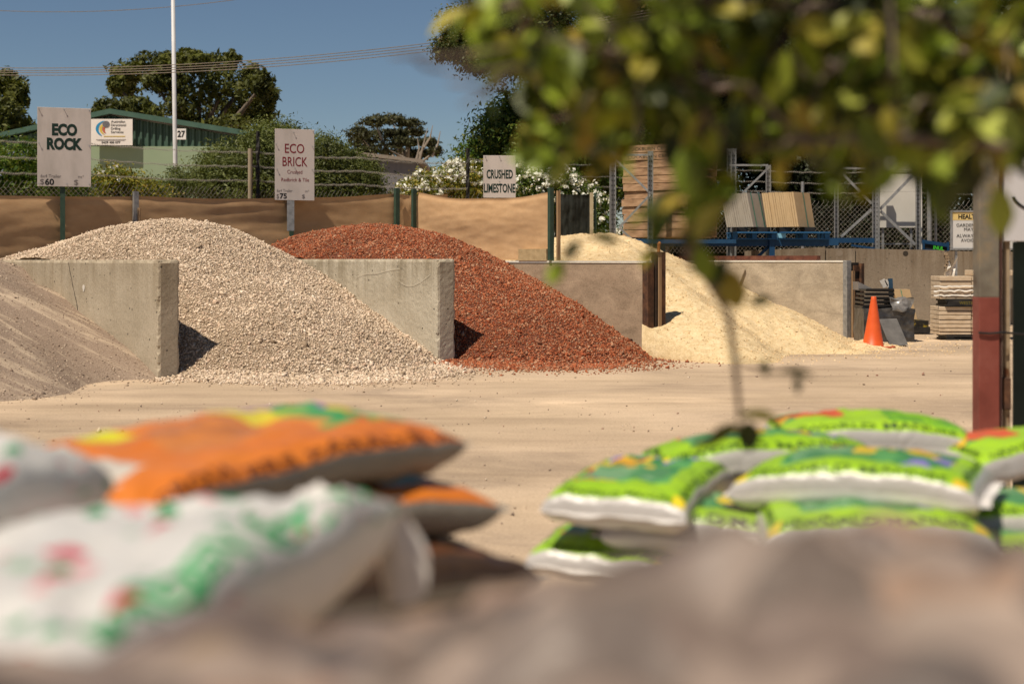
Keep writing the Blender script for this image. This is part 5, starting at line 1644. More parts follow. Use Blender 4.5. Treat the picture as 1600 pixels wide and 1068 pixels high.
def make_bag(name, label, cat, group, bag, loc, yaw, pitch, roll, m_top, m_bot, texts=(), flange=True, nu=44, nv=34):
    root = bpy.data.objects.new(name, None)
    root.location = loc
    # rotation: yaw about z, pitch raises the +x end, roll raises the +y side
    R = Matrix.Rotation(yaw, 4, 'Z') @ Matrix.Rotation(-pitch, 4, 'Y') @ Matrix.Rotation(roll, 4, 'X')
    root.rotation_euler = R.to_euler()
    C.objects.link(root)
    tag(root, label, cat, group)
    vs, fs, uv, mi = [], [], [], []
    for top in (True, False):
        b0 = len(vs)
        for i in range(nu + 1):
            for j in range(nv + 1):
                tu, tv = -1 + 2 * i / nu, -1 + 2 * j / nv
                vs.append(bag.S(tu, tv, top)); uv.append(((tu + 1) / 2, (tv + 1) / 2))
        for i in range(nu):
            for j in range(nv):
                a = b0 + i * (nv + 1) + j
                q = (a, a + nv + 1, a + nv + 2, a + 1)
                fs.append(q if top else q[::-1]); mi.append(0 if top else 1)
    me = bpy.data.meshes.new('bag_body')
    me.from_pydata([tuple(v) for v in vs], [], fs)
    me.materials.append(m_top); me.materials.append(m_bot)
    me.polygons.foreach_set('material_index', mi)
    me.polygons.foreach_set('use_smooth', [True] * len(fs))
    ul = me.uv_layers.new(name='UVMap')
    for lp in me.loops:
        ul.data[lp.index].uv = uv[lp.vertex_index]
    me.update()
    o = bpy.data.objects.new('bag_body', me)
    C.objects.link(o); o.parent = root
    if flange:
        for sgn in (-1, 1):
            mb = MB(); N = 30
            for i in range(N + 1):
                tv = -0.97 + 1.94 * i / N
                p = bag.S(sgn * 1.0, tv)
                d = Vector((sgn, 0, 0.10 * math.sin(i * .5 + bag.seed)))
                for k, dd_ in enumerate((-.006, .014, .03)):
                    mb.v.append(tuple(p + d * dd_ + Vector((0, 0, .0015 * math.sin(i * 1.1 + k + bag.seed)))))
            for i in range(N):
                for k in range(2):
                    a = i * 3 + k
                    mb.f.append((a, a + 3, a + 4, a + 1)); mb.m.append(0)
            me2 = bpy.data.meshes.new('seal_strip'); me2.from_pydata(mb.v, [], mb.f); me2.materials.append(m_bot)
            o2 = bpy.data.objects.new('seal_strip', me2); C.objects.link(o2); o2.parent = root
    for s, m_, axis, c0, c1, e0, e1, bold in texts:
        # axis 'x-': along the -y long edge; 'x+': along +y edge; 'y+': along +x end; 'y-': along -x end
        words = s.split(' ')
        tw = text_geo(s, bold)[2]
        for wi, word in enumerate(words):
            tv_, tf, ww = text_geo(word, bold)
            x0 = text_geo(' '.join(words[:wi + 1]), bold)[2] - ww
            verts = []
            for (x, y) in tv_:
                f = (x + x0) / tw; g_ = max(-.3, min(1.2, y))
                al = c0 + (c1 - c0) * f
                ac = e0 + (e1 - e0) * g_
                if axis == 'x-': tu, tv2 = al, -ac
                elif axis == 'x+': tu, tv2 = -al, ac
                elif axis == 'y+': tu, tv2 = ac, al
                else: tu, tv2 = -ac, -al
                verts.append(tuple(bag.S(tu, tv2, True, .0022)))
            me3 = bpy.data.meshes.new('lettering'); me3.from_pydata(verts, [], tf); me3.materials.append(m_)
            o3 = bpy.data.objects.new('lettering', me3); C.objects.link(o3); o3.parent = root
    return root

def rect_mask(nt, su, sv, u0, u1, v0, v1):
    a = math_n(nt, 'MULTIPLY', math_n(nt, 'GREATER_THAN', su, u0), math_n(nt, 'LESS_THAN', su, u1))
    b = math_n(nt, 'MULTIPLY', math_n(nt, 'GREATER_THAN', sv, v0), math_n(nt, 'LESS_THAN', sv, v1))
    return math_n(nt, 'MULTIPLY', a, b)

def print_material(name, base, base2, areas, rough=.32, bump=.25, border=None, border_at=.80):
    """areas: (u0, u1, v0, v1, [colours], voronoi scale, distort) printed in order"""
    m, nt, bs = nodes_of(name)
    tc = nt.nodes.new('ShaderNodeTexCoord')
    oi = nt.nodes.new('ShaderNodeObjectInfo')
    ns = nt.nodes.new('ShaderNodeTexNoise'); ns.inputs['Scale'].default_value = 6; ns.inputs['Detail'].default_value = 3
    nt.links.new(tc.outputs['UV'], ns.inputs['Vector'])
    sub = nt.nodes.new('ShaderNodeVectorMath'); sub.operation = 'SUBTRACT'; sub.inputs[1].default_value = (.5, .5, .5)
    nt.links.new(ns.outputs['Color'], sub.inputs[0])
    scl = nt.nodes.new('ShaderNodeVectorMath'); scl.operation = 'SCALE'; scl.inputs['Scale'].default_value = .07
    nt.links.new(sub.outputs[0], scl.inputs[0])
    add = nt.nodes.new('ShaderNodeVectorMath'); add.operation = 'ADD'
    nt.links.new(tc.outputs['UV'], add.inputs[0]); nt.links.new(scl.outputs[0], add.inputs[1])
    sp = nt.nodes.new('ShaderNodeSeparateXYZ'); nt.links.new(add.outputs[0], sp.inputs[0])
    col = ramp(nt, noise(nt, tc.outputs['UV'], 3, 3), [base, base2], .35, .65)
    for (u0, u1, v0, v1, cols, vsc, seedv) in areas:
        mk = rect_mask(nt, sp.outputs[0], sp.outputs[1], u0, u1, v0, v1)
        if len(cols) == 1:
            c = cols[0]
        else:
            mp = nt.nodes.new('ShaderNodeMapping'); mp.inputs['Location'].default_value = (seedv, seedv * 2, 0)
            nt.links.new(add.outputs[0], mp.inputs[0])
            vo = nt.nodes.new('ShaderNodeTexVoronoi'); vo.inputs['Scale'].default_value = vsc
            nt.links.new(mp.outputs[0], vo.inputs['Vector'])
            sx = nt.nodes.new('ShaderNodeSeparateColor'); nt.links.new(vo.outputs['Color'], sx.inputs[0])
            c = ramp(nt, sx.outputs[0], cols, 0, 1, 'CONSTANT')
        col = mixc(nt, mk, col, c)
    if border:
        # the print stops short of the seam: plain film runs round the edge
        s0 = nt.nodes.new('ShaderNodeSeparateXYZ'); nt.links.new(tc.outputs['UV'], s0.inputs[0])
        au = math_n(nt, 'ABSOLUTE', math_n(nt, 'SUBTRACT', s0.outputs[0], .5))
        av = math_n(nt, 'ABSOLUTE', math_n(nt, 'SUBTRACT', s0.outputs[1], .5))
        col = mixc(nt, math_n(nt, 'GREATER_THAN', math_n(nt, 'MAXIMUM', au, av), border_at / 2), col, border)
    nt.links.new(col, bs.inputs['Base Color'])
    bs.inputs['Roughness'].default_value = rough
    bs.inputs['Specular IOR Level'].default_value = .5
    v = coords(nt)
    b1 = bumpn(nt, bs, noise(nt, v, 14, 4, .6, 1.0), bump, .02)
    vo2 = nt.nodes.new('ShaderNodeTexVoronoi'); vo2.feature = 'DISTANCE_TO_EDGE'; vo2.inputs['Scale'].default_value = 9
    wv = nt.nodes.new('ShaderNodeTexNoise'); wv.inputs['Scale'].default_value = 5; nt.links.new(v, wv.inputs['Vector'])
    nt.links.new(mixc(nt, .25, v, wv.outputs['Color']), vo2.inputs['Vector'])
    bumpn(nt, bs, math_n(nt, 'MINIMUM', vo2.outputs['Distance'], .12), .25, .04, b1)
    return m

GRN, GRN2 = (0.23, 0.415, 0.012), (0.29, 0.48, 0.018)
fl = [(0.50, 0.10, 0.02), (0.62, 0.32, 0.02), (0.40, 0.03, 0.02), (0.05, 0.20, 0.06), (0.60, 0.45, 0.03), (0.20, 0.16, 0.42), (0.10, 0.30, 0.08), (0.30, 0.20, 0.16)]
GREEN_TOP = print_material('green_bag_print', GRN, GRN2, [
    (.28, .78, .30, .78, fl, 9.5, 3.1),
    (.30, .46, .34, .74, [(0.08, 0.22, 0.08), (0.16, 0.30, 0.14), (0.34, 0.40, 0.26)], 7.0, 7.7),
    (.10, .18, .10, .22, [(0.65, 0.50, 0.02)], 1, 0), (.80, .88, .10, .20, [(0.60, 0.42, 0.02)], 1, 0)], border=(0.40, 0.375, 0.355))
GREEN_TOP_B = print_material('green_bag_print_plain', GRN2, (0.31, 0.52, 0.02), [
    (.14, .42, .45, .90, [(0.55, 0.10, 0.03), (0.62, 0.40, 0.03), (0.05, 0.22, 0.07), (0.5, 0.45, 0.05)], 5.0, 1.3),
    (.55, .82, .20, .75, [(0.12, 0.32, 0.02), (0.22, 0.47, 0.01), (0.05, 0.16, 0.02)], 11.0, 2.2)], border=(0.40, 0.375, 0.355))
WHITE_BOT = mat('white_bag_film', [(0.60, 0.565, 0.53), (0.70, 0.665, 0.63)], .4, 4, bump=.25, bscale=12, bdist=.02, spec=.5)
ORNG_TOP = print_material('orange_bag_print', (0.54, 0.145, 0.016), (0.61, 0.185, 0.024), [
    (.60, .97, .33, .93, [(0.60, 0.45, 0.03), (0.45, 0.09, 0.02), (0.10, 0.30, 0.06), (0.30, 0.15, 0.34), (0.62, 0.26, 0.04), (0.18, 0.08, 0.03)], 9.0, 4.4),
    (.54, .68, .52, .80, [(0.64, 0.52, 0.02)], 1, 0), (.68, .78, .40, .72, [(0.06, 0.32, 0.08)], 1, 0),
    (.30, .38, .68, .82, [(0.58, 0.56, 0.02)], 1, 0), (.10, .24, .36, .70, [(0.52, 0.47, 0.40), (0.42, 0.38, 0.33)], 20, 2),
    (.34, .52, .38, .66, [(0.40, 0.14, 0.04), (0.52, 0.18, 0.04), (0.28, 0.10, 0.05)], 16, 5)], border=(0.22, 0.20, 0.17), border_at=.90)
ORNG_BOT = mat('grey_bag_film', [(0.17, 0.155, 0.13), (0.26, 0.24, 0.205)], .4, 4, bump=.25, bscale=12, bdist=.02, spec=.5)
DARK_BAG = print_material('dark_brown_bag_print', (0.035, 0.02, 0.012), (0.06, 0.035, 0.02), [(.2, .8, .2, .8, [(0.10, 0.04, 0.02), (0.03, 0.02, 0.015), (0.16, 0.07, 0.03)], 8, 1)])
def white_print():
    m, nt, bs = nodes_of('white_flowered_bag_print')
    tc = nt.nodes.new('ShaderNodeTexCoord')
    col = ramp(nt, noise(nt, tc.outputs['UV'], 3, 4), [(0.50, 0.48, 0.455), (0.58, 0.56, 0.53)], .35, .65)
    def dots(scale, thr, c, loc, rnd=1.0):
        nonlocal col
        mp = nt.nodes.new('ShaderNodeMapping'); mp.inputs['Location'].default_value = loc
        nt.links.new(tc.outputs['UV'], mp.inputs[0])
        vo = nt.nodes.new('ShaderNodeTexVoronoi'); vo.inputs['Scale'].default_value = scale; vo.inputs['Randomness'].default_value = rnd
        nt.links.new(mp.outputs[0], vo.inputs['Vector'])
        col = mixc(nt, math_n(nt, 'LESS_THAN', vo.outputs['Distance'], thr), col, c)
    dots(9.5, .25, (0.03, 0.24, 0.085), (.3, .1, 0))
    dots(9.0, .23, (0.52, 0.03, 0.06), (1.7, 2.2, 0))
    dots(10.0, .19, (0.62, 0.30, 0.30), (4.7, 1.2, 0))
    dots(8.0, .15, (0.30, 0.42, 0.30), (2.1, 7.3, 0))
    nt.links.new(col, bs.inputs['Base Color'])
    bs.inputs['Roughness'].default_value = .35
    bs.inputs['Specular IOR Level'].default_value = .5
    v = coords(nt)
    bumpn(nt, bs, noise(nt, v, 12, 4, .6, 1.0), .35, .02)
    return m
WHITE_TOP = white_print()
def bark_print():
    m, nt, bs = nodes_of('bark_chip_bag_print')
    tc = nt.nodes.new('ShaderNodeTexCoord')
    vo = nt.nodes.new('ShaderNodeTexVoronoi'); vo.inputs['Scale'].default_value = 8
    mp = nt.nodes.new('ShaderNodeMapping'); mp.inputs['Scale'].default_value = (1, 1.5, 1); mp.inputs['Rotation'].default_value = (0, 0, .5)
    nt.links.new(tc.outputs['UV'], mp.inputs[0]); nt.links.new(mp.outputs[0], vo.inputs['Vector'])
    sx = nt.nodes.new('ShaderNodeSeparateColor'); nt.links.new(vo.outputs['Color'], sx.inputs[0])
    c1 = ramp(nt, sx.outputs[0], [(0.028, 0.022, 0.02), (0.25, 0.185, 0.15), (0.075, 0.053, 0.047), (0.43, 0.33, 0.265), (0.045, 0.04, 0.04), (0.28, 0.18, 0.125)], 0, 1)
    c2 = ramp(nt, noise(nt, tc.outputs['UV'], 5, 4, .6, .8), [(0.05, 0.043, 0.04), (0.17, 0.13, 0.107), (0.26, 0.20, 0.16), (0.36, 0.27, 0.20)], .3, .68)
    col = mixc(nt, .22, c1, c2)
    g_ = noise(nt, mp.outputs[0], 2.6, 2)
    col = mixc(nt, ramp(nt, g_, [(0, 0, 0), (.55, .55, .55)], .6, .72), col, (0.36, 0.225, 0.06))
    nt.links.new(col, bs.inputs['Base Color'])
    bs.inputs['Roughness'].default_value = .5
    v = coords(nt)
    bumpn(nt, bs, noise(nt, v, 16, 4, .6, 1.0), .4, .02)
    return m
BARK_TOP = bark_print()
BARK_BOT = mat('brown_bag_film', [(0.16, 0.125, 0.105), (0.25, 0.20, 0.17)], .5, 5, bump=.3, bscale=14, bdist=.02)

TXT_DGREEN = mat('dark_print_lettering', [(0.02, 0.055, 0.008), (0.03, 0.07, 0.01)], .5, 5)
TXT_BROWN = mat('brown_print_lettering', [(0.10, 0.025, 0.012), (0.14, 0.04, 0.018)], .5, 5)
TXT_BGREEN = mat('green_print_lettering', [(0.03, 0.30, 0.09), (0.045, 0.36, 0.12)], .5, 5)
MAN = 'NEWORLD MANURE'
def long_txt(bold=.01): return [(MAN, TXT_DGREEN, 'x-', -.62, .55, .77, .63, bold), (MAN, TXT_DGREEN, 'x+', -.62, .55, .77, .63, bold), (MAN, TXT_DGREEN, 'y+', -.55, .55, .77, .68, bold), (MAN, TXT_DGREEN, 'y-', -.55, .55, .77, .68, bold)]
GB = 'green manure bags stacked on the right'
def gbag(label, px, py, y, yaw, pitch=0.0, roll=0.0, L=.66, W=.42, tt=.074, tb=.055, top=None, **kw):
    b = Bag(L, W, tt, tb, **kw)
    return make_bag('manure_bag', label, 'bag', GB, b, P(px, py, y), math.radians(yaw), math.radians(pitch), math.radians(roll), top or GREEN_TOP, WHITE_BOT, long_txt())

# top layer
gbag('green and white bag with its end to the camera, leftmost of the upper layer', 1010, 768, 4.20, 68, 1, 0, bend=(.012, .0), seed=1.3)
gbag('green bag whose pale left tip points at the sand, second row of the upper layer', 1180, 712, 4.55, 4, 2, -3, L=.74, bend=(.035, .01), seed=4.1)
gbag('bright green bag highest at the back of the green stack', 1352, 678, 4.95, -4, 0, 0, L=.70, W=.46, top=GREEN_TOP_B, bend=(.03, .01), seed=6.2)
gbag('green bag with broad white side, its corner towards the camera in front', 1350, 748, 3.98, -24, 1.5, 0, L=.66, W=.46, bend=(.03, .0), seed=8.8, tb=.06)
gbag('green bag at the right edge just below the red post', 1620, 708, 4.75, 12, 2, 0, L=.68, top=GREEN_TOP_B, bend=(.02, .01), seed=9.7)
# lower layer
gbag('green bag with yellow corner under the front bags, middle of the lower layer', 1140, 826, 4.05, -16, -3, 0, bend=(.02, 0), seed=11.2, tt=.08)
gbag('green bag directly beneath the white sided front bag', 1352, 826, 3.82, -3, 0, 0, L=.60, bend=(.02, 0), seed=13.9, tt=.08, tb=.05)
gbag('green bag showing only its pale end under the leftmost bag', 990, 842, 4.22, 66, 0, 0, bend=(.03, 0), seed=15.1, tt=.06, tb=.05)
gbag('shaded bag with pale end under the right front corner of the green stack', 1625, 812, 4.05, -10, 0, 0, bend=(.02, 0), seed=17.0, tt=.07, tb=.05)
gbag('green bag lowest at the right edge of the green stack', 1625, 862, 3.95, 14, 0, 0, bend=(.0, 0), seed=19.0, tt=.08, tb=.05)

# orange bags
OB = 'orange and brown bags stacked on the left'
b = Bag(.84, .45, .05, .06, bend=(.012, .0), seed=2.2, wr=.007)
make_bag('orange_bag', 'large orange bag with yellow printed shapes on top of the left stack', 'bag', OB, b, Vector((-.52, 2.70, 1.43)), math.radians(54), math.radians(2.5), math.radians(4), ORNG_TOP, ORNG_BOT,
         [('GROWERS PARADISE MIX', TXT_BROWN, 'x-', -.70, .82, .88, .70, .01)])
b = Bag(.72, .40, .05, .06, bend=(.02, .0), seed=5.2)
make_bag('orange_bag', 'orange bag corner poking out under the large orange bag', 'bag', OB, b, Vector((-.43, 2.82, 1.315)), math.radians(35), 0, 0, ORNG_TOP, ORNG_BOT)
b = Bag(.74, .44, .055, .065, bend=(.015, .0), seed=7.4)
make_bag('dark_bag', 'dark brown bag with grey underside, lowest seen in the left stack', 'bag', OB, b, Vector((-.37, 2.72, 1.195)), math.radians(38), 0, 0, DARK_BAG, ORNG_BOT)

# white flowered bag
b = Bag(.80, .50, .055, .10, bend=(.0, .0), seed=3.7, wr=.011, sag=[(-.2, .3, .5, .02)])
wbag = make_bag('white_bag', 'large white bag with green lettering along its side, in the lower left', 'bag', None, b, Vector((-.49, 1.60, 1.42)), math.radians(76), math.radians(1.5), math.radians(-7), WHITE_TOP, WHITE_BOT,
         [('GARDEN SOIL MIX', TXT_BGREEN, 'x-', -.66, .70, .84, .62, .03)])
b2 = Bag(.74, .50, .07, .09, seed=33.1, wr=.012)
make_bag('white_bag', 'white bag printed with red and green flowers, cut by the left edge', 'bag', None, b2, Vector((-.94, 1.86, 1.50)), math.radians(74), math.radians(-3), math.radians(6), WHITE_TOP, WHITE_BOT)
# crumpled end of the white bag
cr = MB(); N = 14
for i in range(N + 1):
    f = i / N
    for k in range(9):
        g_ = k / 8
        x = .385 + .085 * g_ * (1 - .5 * g_ * (f < .35)) + .012 * math.sin(f * 9 + g_ * 3)
        y = -.26 + .17 * f + .012 * math.sin(g_ * 6 + f * 4)
        z = .012 + (.012 * g_ if f > .4 else -.15 * g_ * g_) + .010 * math.sin(f * 8 + g_) * g_ + .006 * math.sin(i * 2.1 + k)
        cr.v.append((x, y, z))
for i in range(N):
    for k in range(8):
        a = i * 9 + k
        cr.f.append((a, a + 9, a + 10, a + 1)); cr.m.append(0)
me = bpy.data.meshes.new('crumpled_end'); me.from_pydata(cr.v, [], cr.f); me.materials.append(WHITE_BOT)
me.polygons.foreach_set('use_smooth', [True] * len(me.polygons))
o = bpy.data.objects.new('crumpled_end', me); C.objects.link(o); o.parent = wbag

# brown bark-print bag right before the camera
b = Bag(.66, .46, .07, .09, bend=(.005, .0), seed=14.2, wr=.022, sag=[(.35, .2, .5, .03), (-.9, .2, .4, -.03)])
make_bag('bark_bag', 'brown bark patterned bag filling the bottom foreground', 'bag', None, b, Vector((.125, .93, 1.487)), math.radians(2), math.radians(5.5), math.radians(0), BARK_TOP, BARK_BOT)
b = Bag(.60, .44, .06, .08, bend=(.0, .0), seed=24.2, wr=.012)
make_bag('bark_bag', 'brown bark patterned bag low in the bottom left corner', 'bag', None, b, Vector((-.30, .84, 1.475)), math.radians(14), math.radians(1), 0, BARK_TOP, BARK_BOT)

# timber stands carrying the bag stacks (hidden below the bags)
def stand(cx, cy, yaw, top, w, d, lab):
    t = thing('timber_stand', (0, 0, 0), lab, 'stand')
    for k in range(5):
        MB().box((0, -d / 2 + (k + .5) * d / 5, top - .015), (w, d / 5 - .012, .03)).build('board', PAL, t)
    for sx in (-1, 1):
        for sy in (-1, 1):
            MB().box((sx * (w / 2 - .06), sy * (d / 2 - .06), (top - .031) / 2), (.07, .07, top - .031)).build('leg', PAL, t)
    t.location = (cx, cy, 0); t.rotation_euler = (0, 0, yaw)
stand(.98, 4.32, 0, .84, 1.25, .9, 'timber stand carrying the stack of green bags')
stand(-.42, 2.74, .65, 1.115, .62, .5, 'timber stand carrying the orange bag stack')
stand(-.55, 1.62, 1.3, 1.32, .72, .62, 'timber stand carrying the white bags')
stand(-.12, .86, .1, 1.36, .8, .40, 'timber stand carrying the brown bark patterned bags')

# ================================================================== NEAR TREE
L_NEAR = island_mat('near_leaves', [(0.02, 0.028, 0.003), (0.035, 0.05, 0.005), (0.08, 0.10, 0.008), (0.17, 0.235, 0.016), (0.27, 0.33, 0.028), (0.30, 0.22, 0.035), (0.34, 0.40, 0.07)], 0.5, None, 0.14, spec=.35)
rng = np.random.default_rng(404)
K = 1.14
def PN(px, py, y):
    return P(px, py, y * K)
nt_root = thing('garden_tree', (1.75 * K, 2.25 * K, 0), 'leafy tree close to the camera hanging into the upper right of the view', 'tree')
tw = MB()
trunk = [Vector((x * K, y * K, z)) for x, y, z in ((1.75, 2.25, 0), (1.70, 2.27, .9), (1.62, 2.25, 1.7), (1.5, 2.2, 2.45), (1.3, 2.15, 3.1), (1.1, 2.1, 3.6))]
tw.tube(trunk, [.055, .048, .042, .036, .026, .015], 10)
limbs = []
def limb(pts, r0):
    limbs.append(pts)
    tw.tube(pts, [r0 * (1 - .75 * i / (len(pts) - 1)) for i in range(len(pts))], 7)
limb([trunk[2], PN(1700, 150, 2.15), PN(1450, 120, 2.1), PN(1200, 95, 2.05), PN(1000, 90, 2.0), PN(830, 60, 2.0)], .022)
limb([trunk[3], PN(1600, 40, 2.2), PN(1350, 20, 2.2), PN(1100, 0, 2.2), PN(900, -10, 2.2), PN(740, 20, 2.2)], .02)
limb([trunk[2], PN(1750, 260, 1.9), PN(1580, 230, 1.85), PN(1400, 215, 1.85), PN(1250, 220, 1.9), PN(1130, 235, 2.0)], .016)
limb([trunk[4], PN(1500, -150, 2.3), PN(1250, -160, 2.2), PN(1000, -130, 2.1), PN(820, -60, 2.1)], .018)
limb([trunk[2], PN(1700, 100, 2.6), PN(1500, 80, 2.7), PN(1300, 110, 2.7), PN(1120, 140, 2.6), PN(950, 170, 2.5), PN(850, 190, 2.4)], .016)
hang = [PN(1105, 120, 2.05), PN(1095, 220, 2.08), PN(1086, 320, 2.1), PN(1078, 395, 2.12), PN(1108, 440, 2.14), PN(1138, 490, 2.16), PN(1148, 560, 2.18), PN(1156, 655, 2.2)]
tw.tube(hang, [.016, .015, .013, .014, .007, .006, .006, .004], 8)
for a, b_ in (((800, 75), (610, 88)), ((830, 100), (690, 110)), ((690, 110), (640, 85)), ((800, 130), (700, 130)), ((790, 120), (720, 165))):
    tw.tube([PN(*a, 1.75), PN((a[0] + b_[0]) / 2, (a[1] + b_[1]) / 2 + 8, 1.7), PN(*b_, 1.68)], [.0035, .003, .002], 5)
tw.tube([PN(1076, 385, 2.1), PN(1060, 360, 2.08), PN(1035, 340, 2.05)], [.006, .004, .002], 5)
tw.tube([PN(1150, 560, 2.18), PN(1195, 580, 2.2), PN(1240, 582, 2.2)], [.003, .002, .0015], 5)
tw.tube([PN(1100, 430, 2.14), PN(1000, 400, 2.14), PN(890, 405, 2.12)], [.003, .002, .0015], 5)
tw.build('trunk', mat('grey_twig_bark', [(0.07, 0.05, 0.04), (0.16, 0.12, 0.095), (0.24, 0.18, 0.14)], .85, 12, bump=.3), nt_root, True)

def leaf_mesh(c, ax, nr, L, W):
    """a curved pointed leaf, 8 faces"""
    ax = ax.normalized(); nr = (nr - ax * nr.dot(ax)).normalized(); sd = ax.cross(nr)
    vs = []
    for t, w in ((-.5, 0.06), (-.25, .75), (.05, 1.0), (.32, .62), (.5, 0.04)):
        z = -.25 * L * (t + .2) ** 2
        for s in (-1, 0, 1):
            vs.append(c + ax * (L * t) + sd * (s * w * W / 2) + nr * (z + (.12 * W * w if s else 0)))
    fs = []
    for i in range(4):
        for k in range(2):
            a = i * 3 + k
            fs.append((a, a + 1, a + 4, a + 3))
    return vs, fs
lm = MB()
tw2 = MB()
def put_leaf(p, L=None, W=None, ax=None, nr=None):
    L = L or float(rng.uniform(.05, .094)); W = W or L * float(rng.uniform(.42, .6))
    if ax is None:
        ax = Vector(rng.normal(size=3)) + Vector((-.3, 0, -.5))
    if nr is None:
        nr = Vector(rng.normal(size=3)) * .8 + Vector((-.05, -.1, .45))
    vs, fs = leaf_mesh(Vector(p), ax, nr, L, W)
    lm.add(vs, fs)
# sprays of leaves around centres in and above the view: px, py, spread x, spread y, depth centre, depth spread, count
sprays = [(1300, 60, 330, 130, 2.1, .35, 500), (1430, 190, 200, 110, 2.0, .35, 330), (1000, 45, 210, 85, 2.15, .25, 300), (820, 60, 90, 60, 2.1, .15, 70),
          (880, 150, 70, 40, 2.1, .15, 60), (970, 175, 100, 60, 2.05, .2, 130), (860, 225, 60, 35, 2.1, .12, 36), (950, 230, 90, 40, 2.05, .15, 70), (1130, 160, 130, 80, 2.05, .2, 200),
          (1290, 190, 110, 70, 2.0, .2, 170), (1500, 130, 140, 130, 2.0, .3, 280), (1540, 250, 70, 50, 1.9, .15, 90), (1330, 265, 150, 35, 2.0, .2, 90), (1090, 260, 50, 40, 2.05, .1, 16),
          (1070, 330, 50, 40, 2.0, .1, 22), (1105, 290, 34, 50, 2.0, .08, 26), (1020, 345, 36, 22, 2.0, .08, 10), (1085, 250, 40, 30, 1.95, .1, 20), (760, 45, 40, 30, 2.1, .1, 16), (1250, -120, 480, 90, 2.2, .3, 420), (1480, 60, 180, 80, 2.4, .2, 220), (1370, 225, 210, 60, 2.3, .2, 420), (1320, 120, 320, 120, 2.4, .2, 800), (1000, 100, 150, 70, 2.35, .2, 220),
          (1200, -260, 560, 120, 2.0, .4, 700), (1150, -480, 560, 140, 1.8, .5, 500)]  # last two sprays: unseen leaves added overhead to shade those below
for px, py, sx, sy, dy, dd_, n in sprays:
    low = py > 220 and n <= 40
    fac = .55 if (low or py < -150) else .035
    for _ in range(int(n * fac)):
        a, r = rng.uniform(0, 6.283), math.sqrt(rng.uniform(0, 1))
        sunny = (Vector(rng.normal(size=3)) * .35 + Vector((-.4, -.45, .8))) if low else None
        put_leaf(PN(px + sx * r * math.cos(a), py + sy * r * math.sin(a), dy + rng.uniform(-dd_, dd_)), nr=sunny)
# leafy sprigs: a twig ending in a cluster of leaves
centres = [(752, 34), (795, 26), (850, 32), (815, 88), (880, 100), (905, 152), (960, 60), (932, 112), (1002, 42), (1012, 112), (1060, 70), (1052, 132), (982, 190), (902, 208), (862, 232), (936, 244), (1004, 212), (1070, 190),
           (1112, 140), (1160, 92), (1132, 40), (1212, 52), (1232, 112), (1200, 162), (1290, 70), (1322, 112), (1272, 160), (1312, 200), (1352, 42), (1402, 62), (1422, 122), (1382, 172), (1462, 52), (1502, 100), (1482, 172), (1542, 60), (1584, 112),
           (1562, 182), (1522, 222), (1594, 202), (1244, 222), (1182, 236), (1152, 28), (1090, 8), (1030, -4), (1440, 6), (1380, -6), (1532, 8), (1300, 8), (1250, -4), (1200, -2), (950, 6), (880, -4), (1342, 246), (1424, 238), (1572, 258), (1104, 236),
           (1470, 226), (1390, 216), (1530, 150), (1450, 150), (1340, 150), (1160, 190), (820, 150), (780, 66), (1500, 268), (1300, 256), (1590, 30), (1100, 90), (990, 150), (1350, 205), (1402, 196), (1450, 200), (1502, 198), (1542, 226), (1420, 256), (1482, 250), (1376, 262), (1534, 272), (1562, 226), (1318, 232), (1452, 274), (1590, 262), (1350, 100), (1500, 30), (1270, 100), (1400, 20)]
centres += [(int(rng.uniform(1640, 2250)), int(rng.uniform(-260, 240))) for _ in range(46)] + [(int(rng.uniform(820, 1600)), int(rng.uniform(-330, -60))) for _ in range(40)]
flatlimbs = [p for l in limbs for p in l]
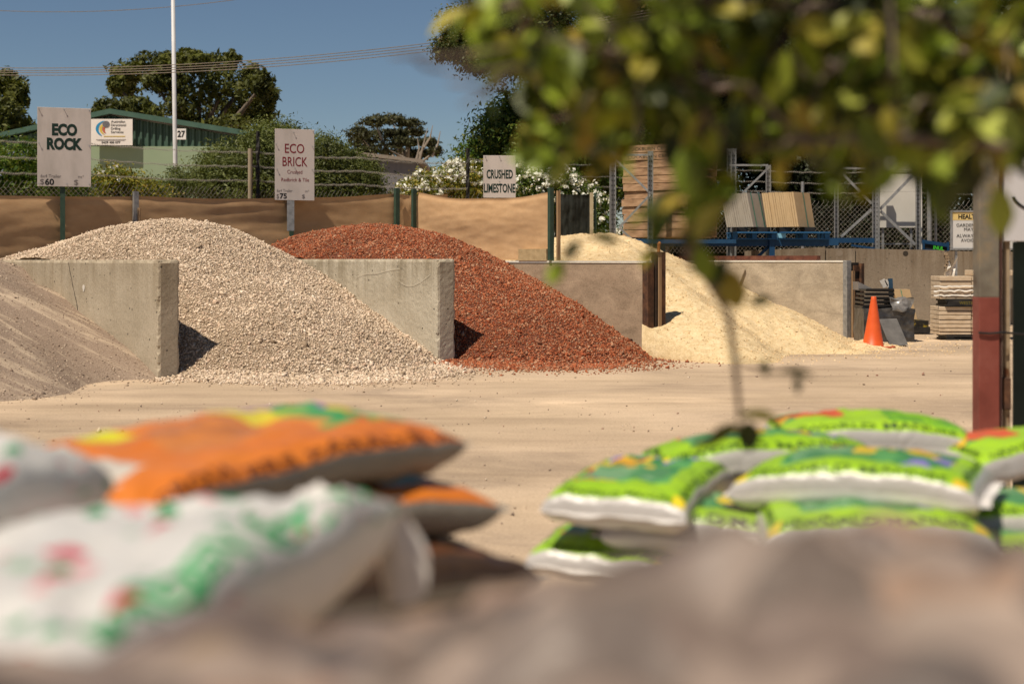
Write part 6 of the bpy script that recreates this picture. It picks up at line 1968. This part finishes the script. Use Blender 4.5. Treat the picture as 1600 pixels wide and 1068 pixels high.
for (cx, cy) in centres:
    dep = float(rng.uniform(1.85, 2.25))
    if cy > 190:
        cy = 190 + (cy - 190) * .55          # the fringe stays above the racks
    c = PN(cx + rng.uniform(-12, 12), cy + rng.uniform(-10, 10), dep)
    q = min(flatlimbs, key=lambda p: (p - c).length)
    q = q.lerp(c, .0)
    ax = (c - q)
    if ax.length < .05:
        ax = Vector((-.1, 0, -.05))
    d = ax.normalized()
    mid = q.lerp(c, .55) + Vector((0, 0, .04))
    tw2.tube([q, mid, c + d * .05], [.0045, .003, .0015], 5)
    for k in range(int(rng.integers(5, 10))):
        f = rng.uniform(-.09, .07)
        p = c + d * f + Vector(rng.normal(size=3)) * .030
        out = (p - c) + d * .06 + Vector((0, 0, -.035)) + Vector(rng.normal(size=3)) * .05
        nr = Vector(rng.normal(size=3)) * .55 + Vector((-.15, -.25, .65))
        L = float(rng.uniform(.055, .095))
        put_leaf(p, L, L * float(rng.uniform(.42, .58)), out, nr)
tw2.build('twigs', bpy.data.materials['grey_twig_bark'], nt_root, True)['kind'] = 'stuff'
# single leaves lower on the hanging branch
for px, py, y, L, W, ax, nr in ((1146, 452, 2.12, .062, .05, (0.15, 0, -1), (-.5, -.6, .5)), (1188, 470, 2.14, .04, .022, (1, .2, .2), (.2, .8, .5)), (1125, 425, 2.1, .05, .03, (-.4, 0, -1), (-.3, -.5, .6)),
                               (868, 425, 2.1, .042, .026, (-.4, .1, -.6), (.3, .9, .3)), (893, 390, 2.1, .04, .02, (.7, 0, .7), (.3, .9, .2)), (945, 372, 2.1, .05, .02, (1, 0, -.2), (0, .8, .5)),
                               (1242, 582, 2.2, .06, .03, (1, .1, -.05), (.1, .5, .9)), (1195, 574, 2.2, .028, .016, (.2, 0, -1), (.2, .9, .1)), (1246, 600, 2.2, .03, .014, (.1, 0, -1), (.3, .9, 0)),
                               (1185, 650, 2.2, .075, .04, (1, .1, -.1), (0, .5, .9)), (1130, 678, 2.18, .07, .035, (-1, .1, -.55), (.2, .6, .7)), (1170, 680, 2.2, .05, .04, (.1, .2, -1), (.1, .9, .2)),
                               (1095, 695, 2.18, .035, .02, (-1, 0, -.5), (.2, .6, .7)), (1015, 400, 2.1, .04, .025, (-.6, 0, -.8), (-.4, -.7, .4)), (1100, 412, 2.1, .06, .035, (.3, 0, -1), (-.4, -.7, .4))):
    put_leaf(PN(px, py, y), L * K, W * K, Vector(ax), Vector(nr))
lv = lm.build('leaves', L_NEAR, nt_root)
lv['kind'] = 'stuff'
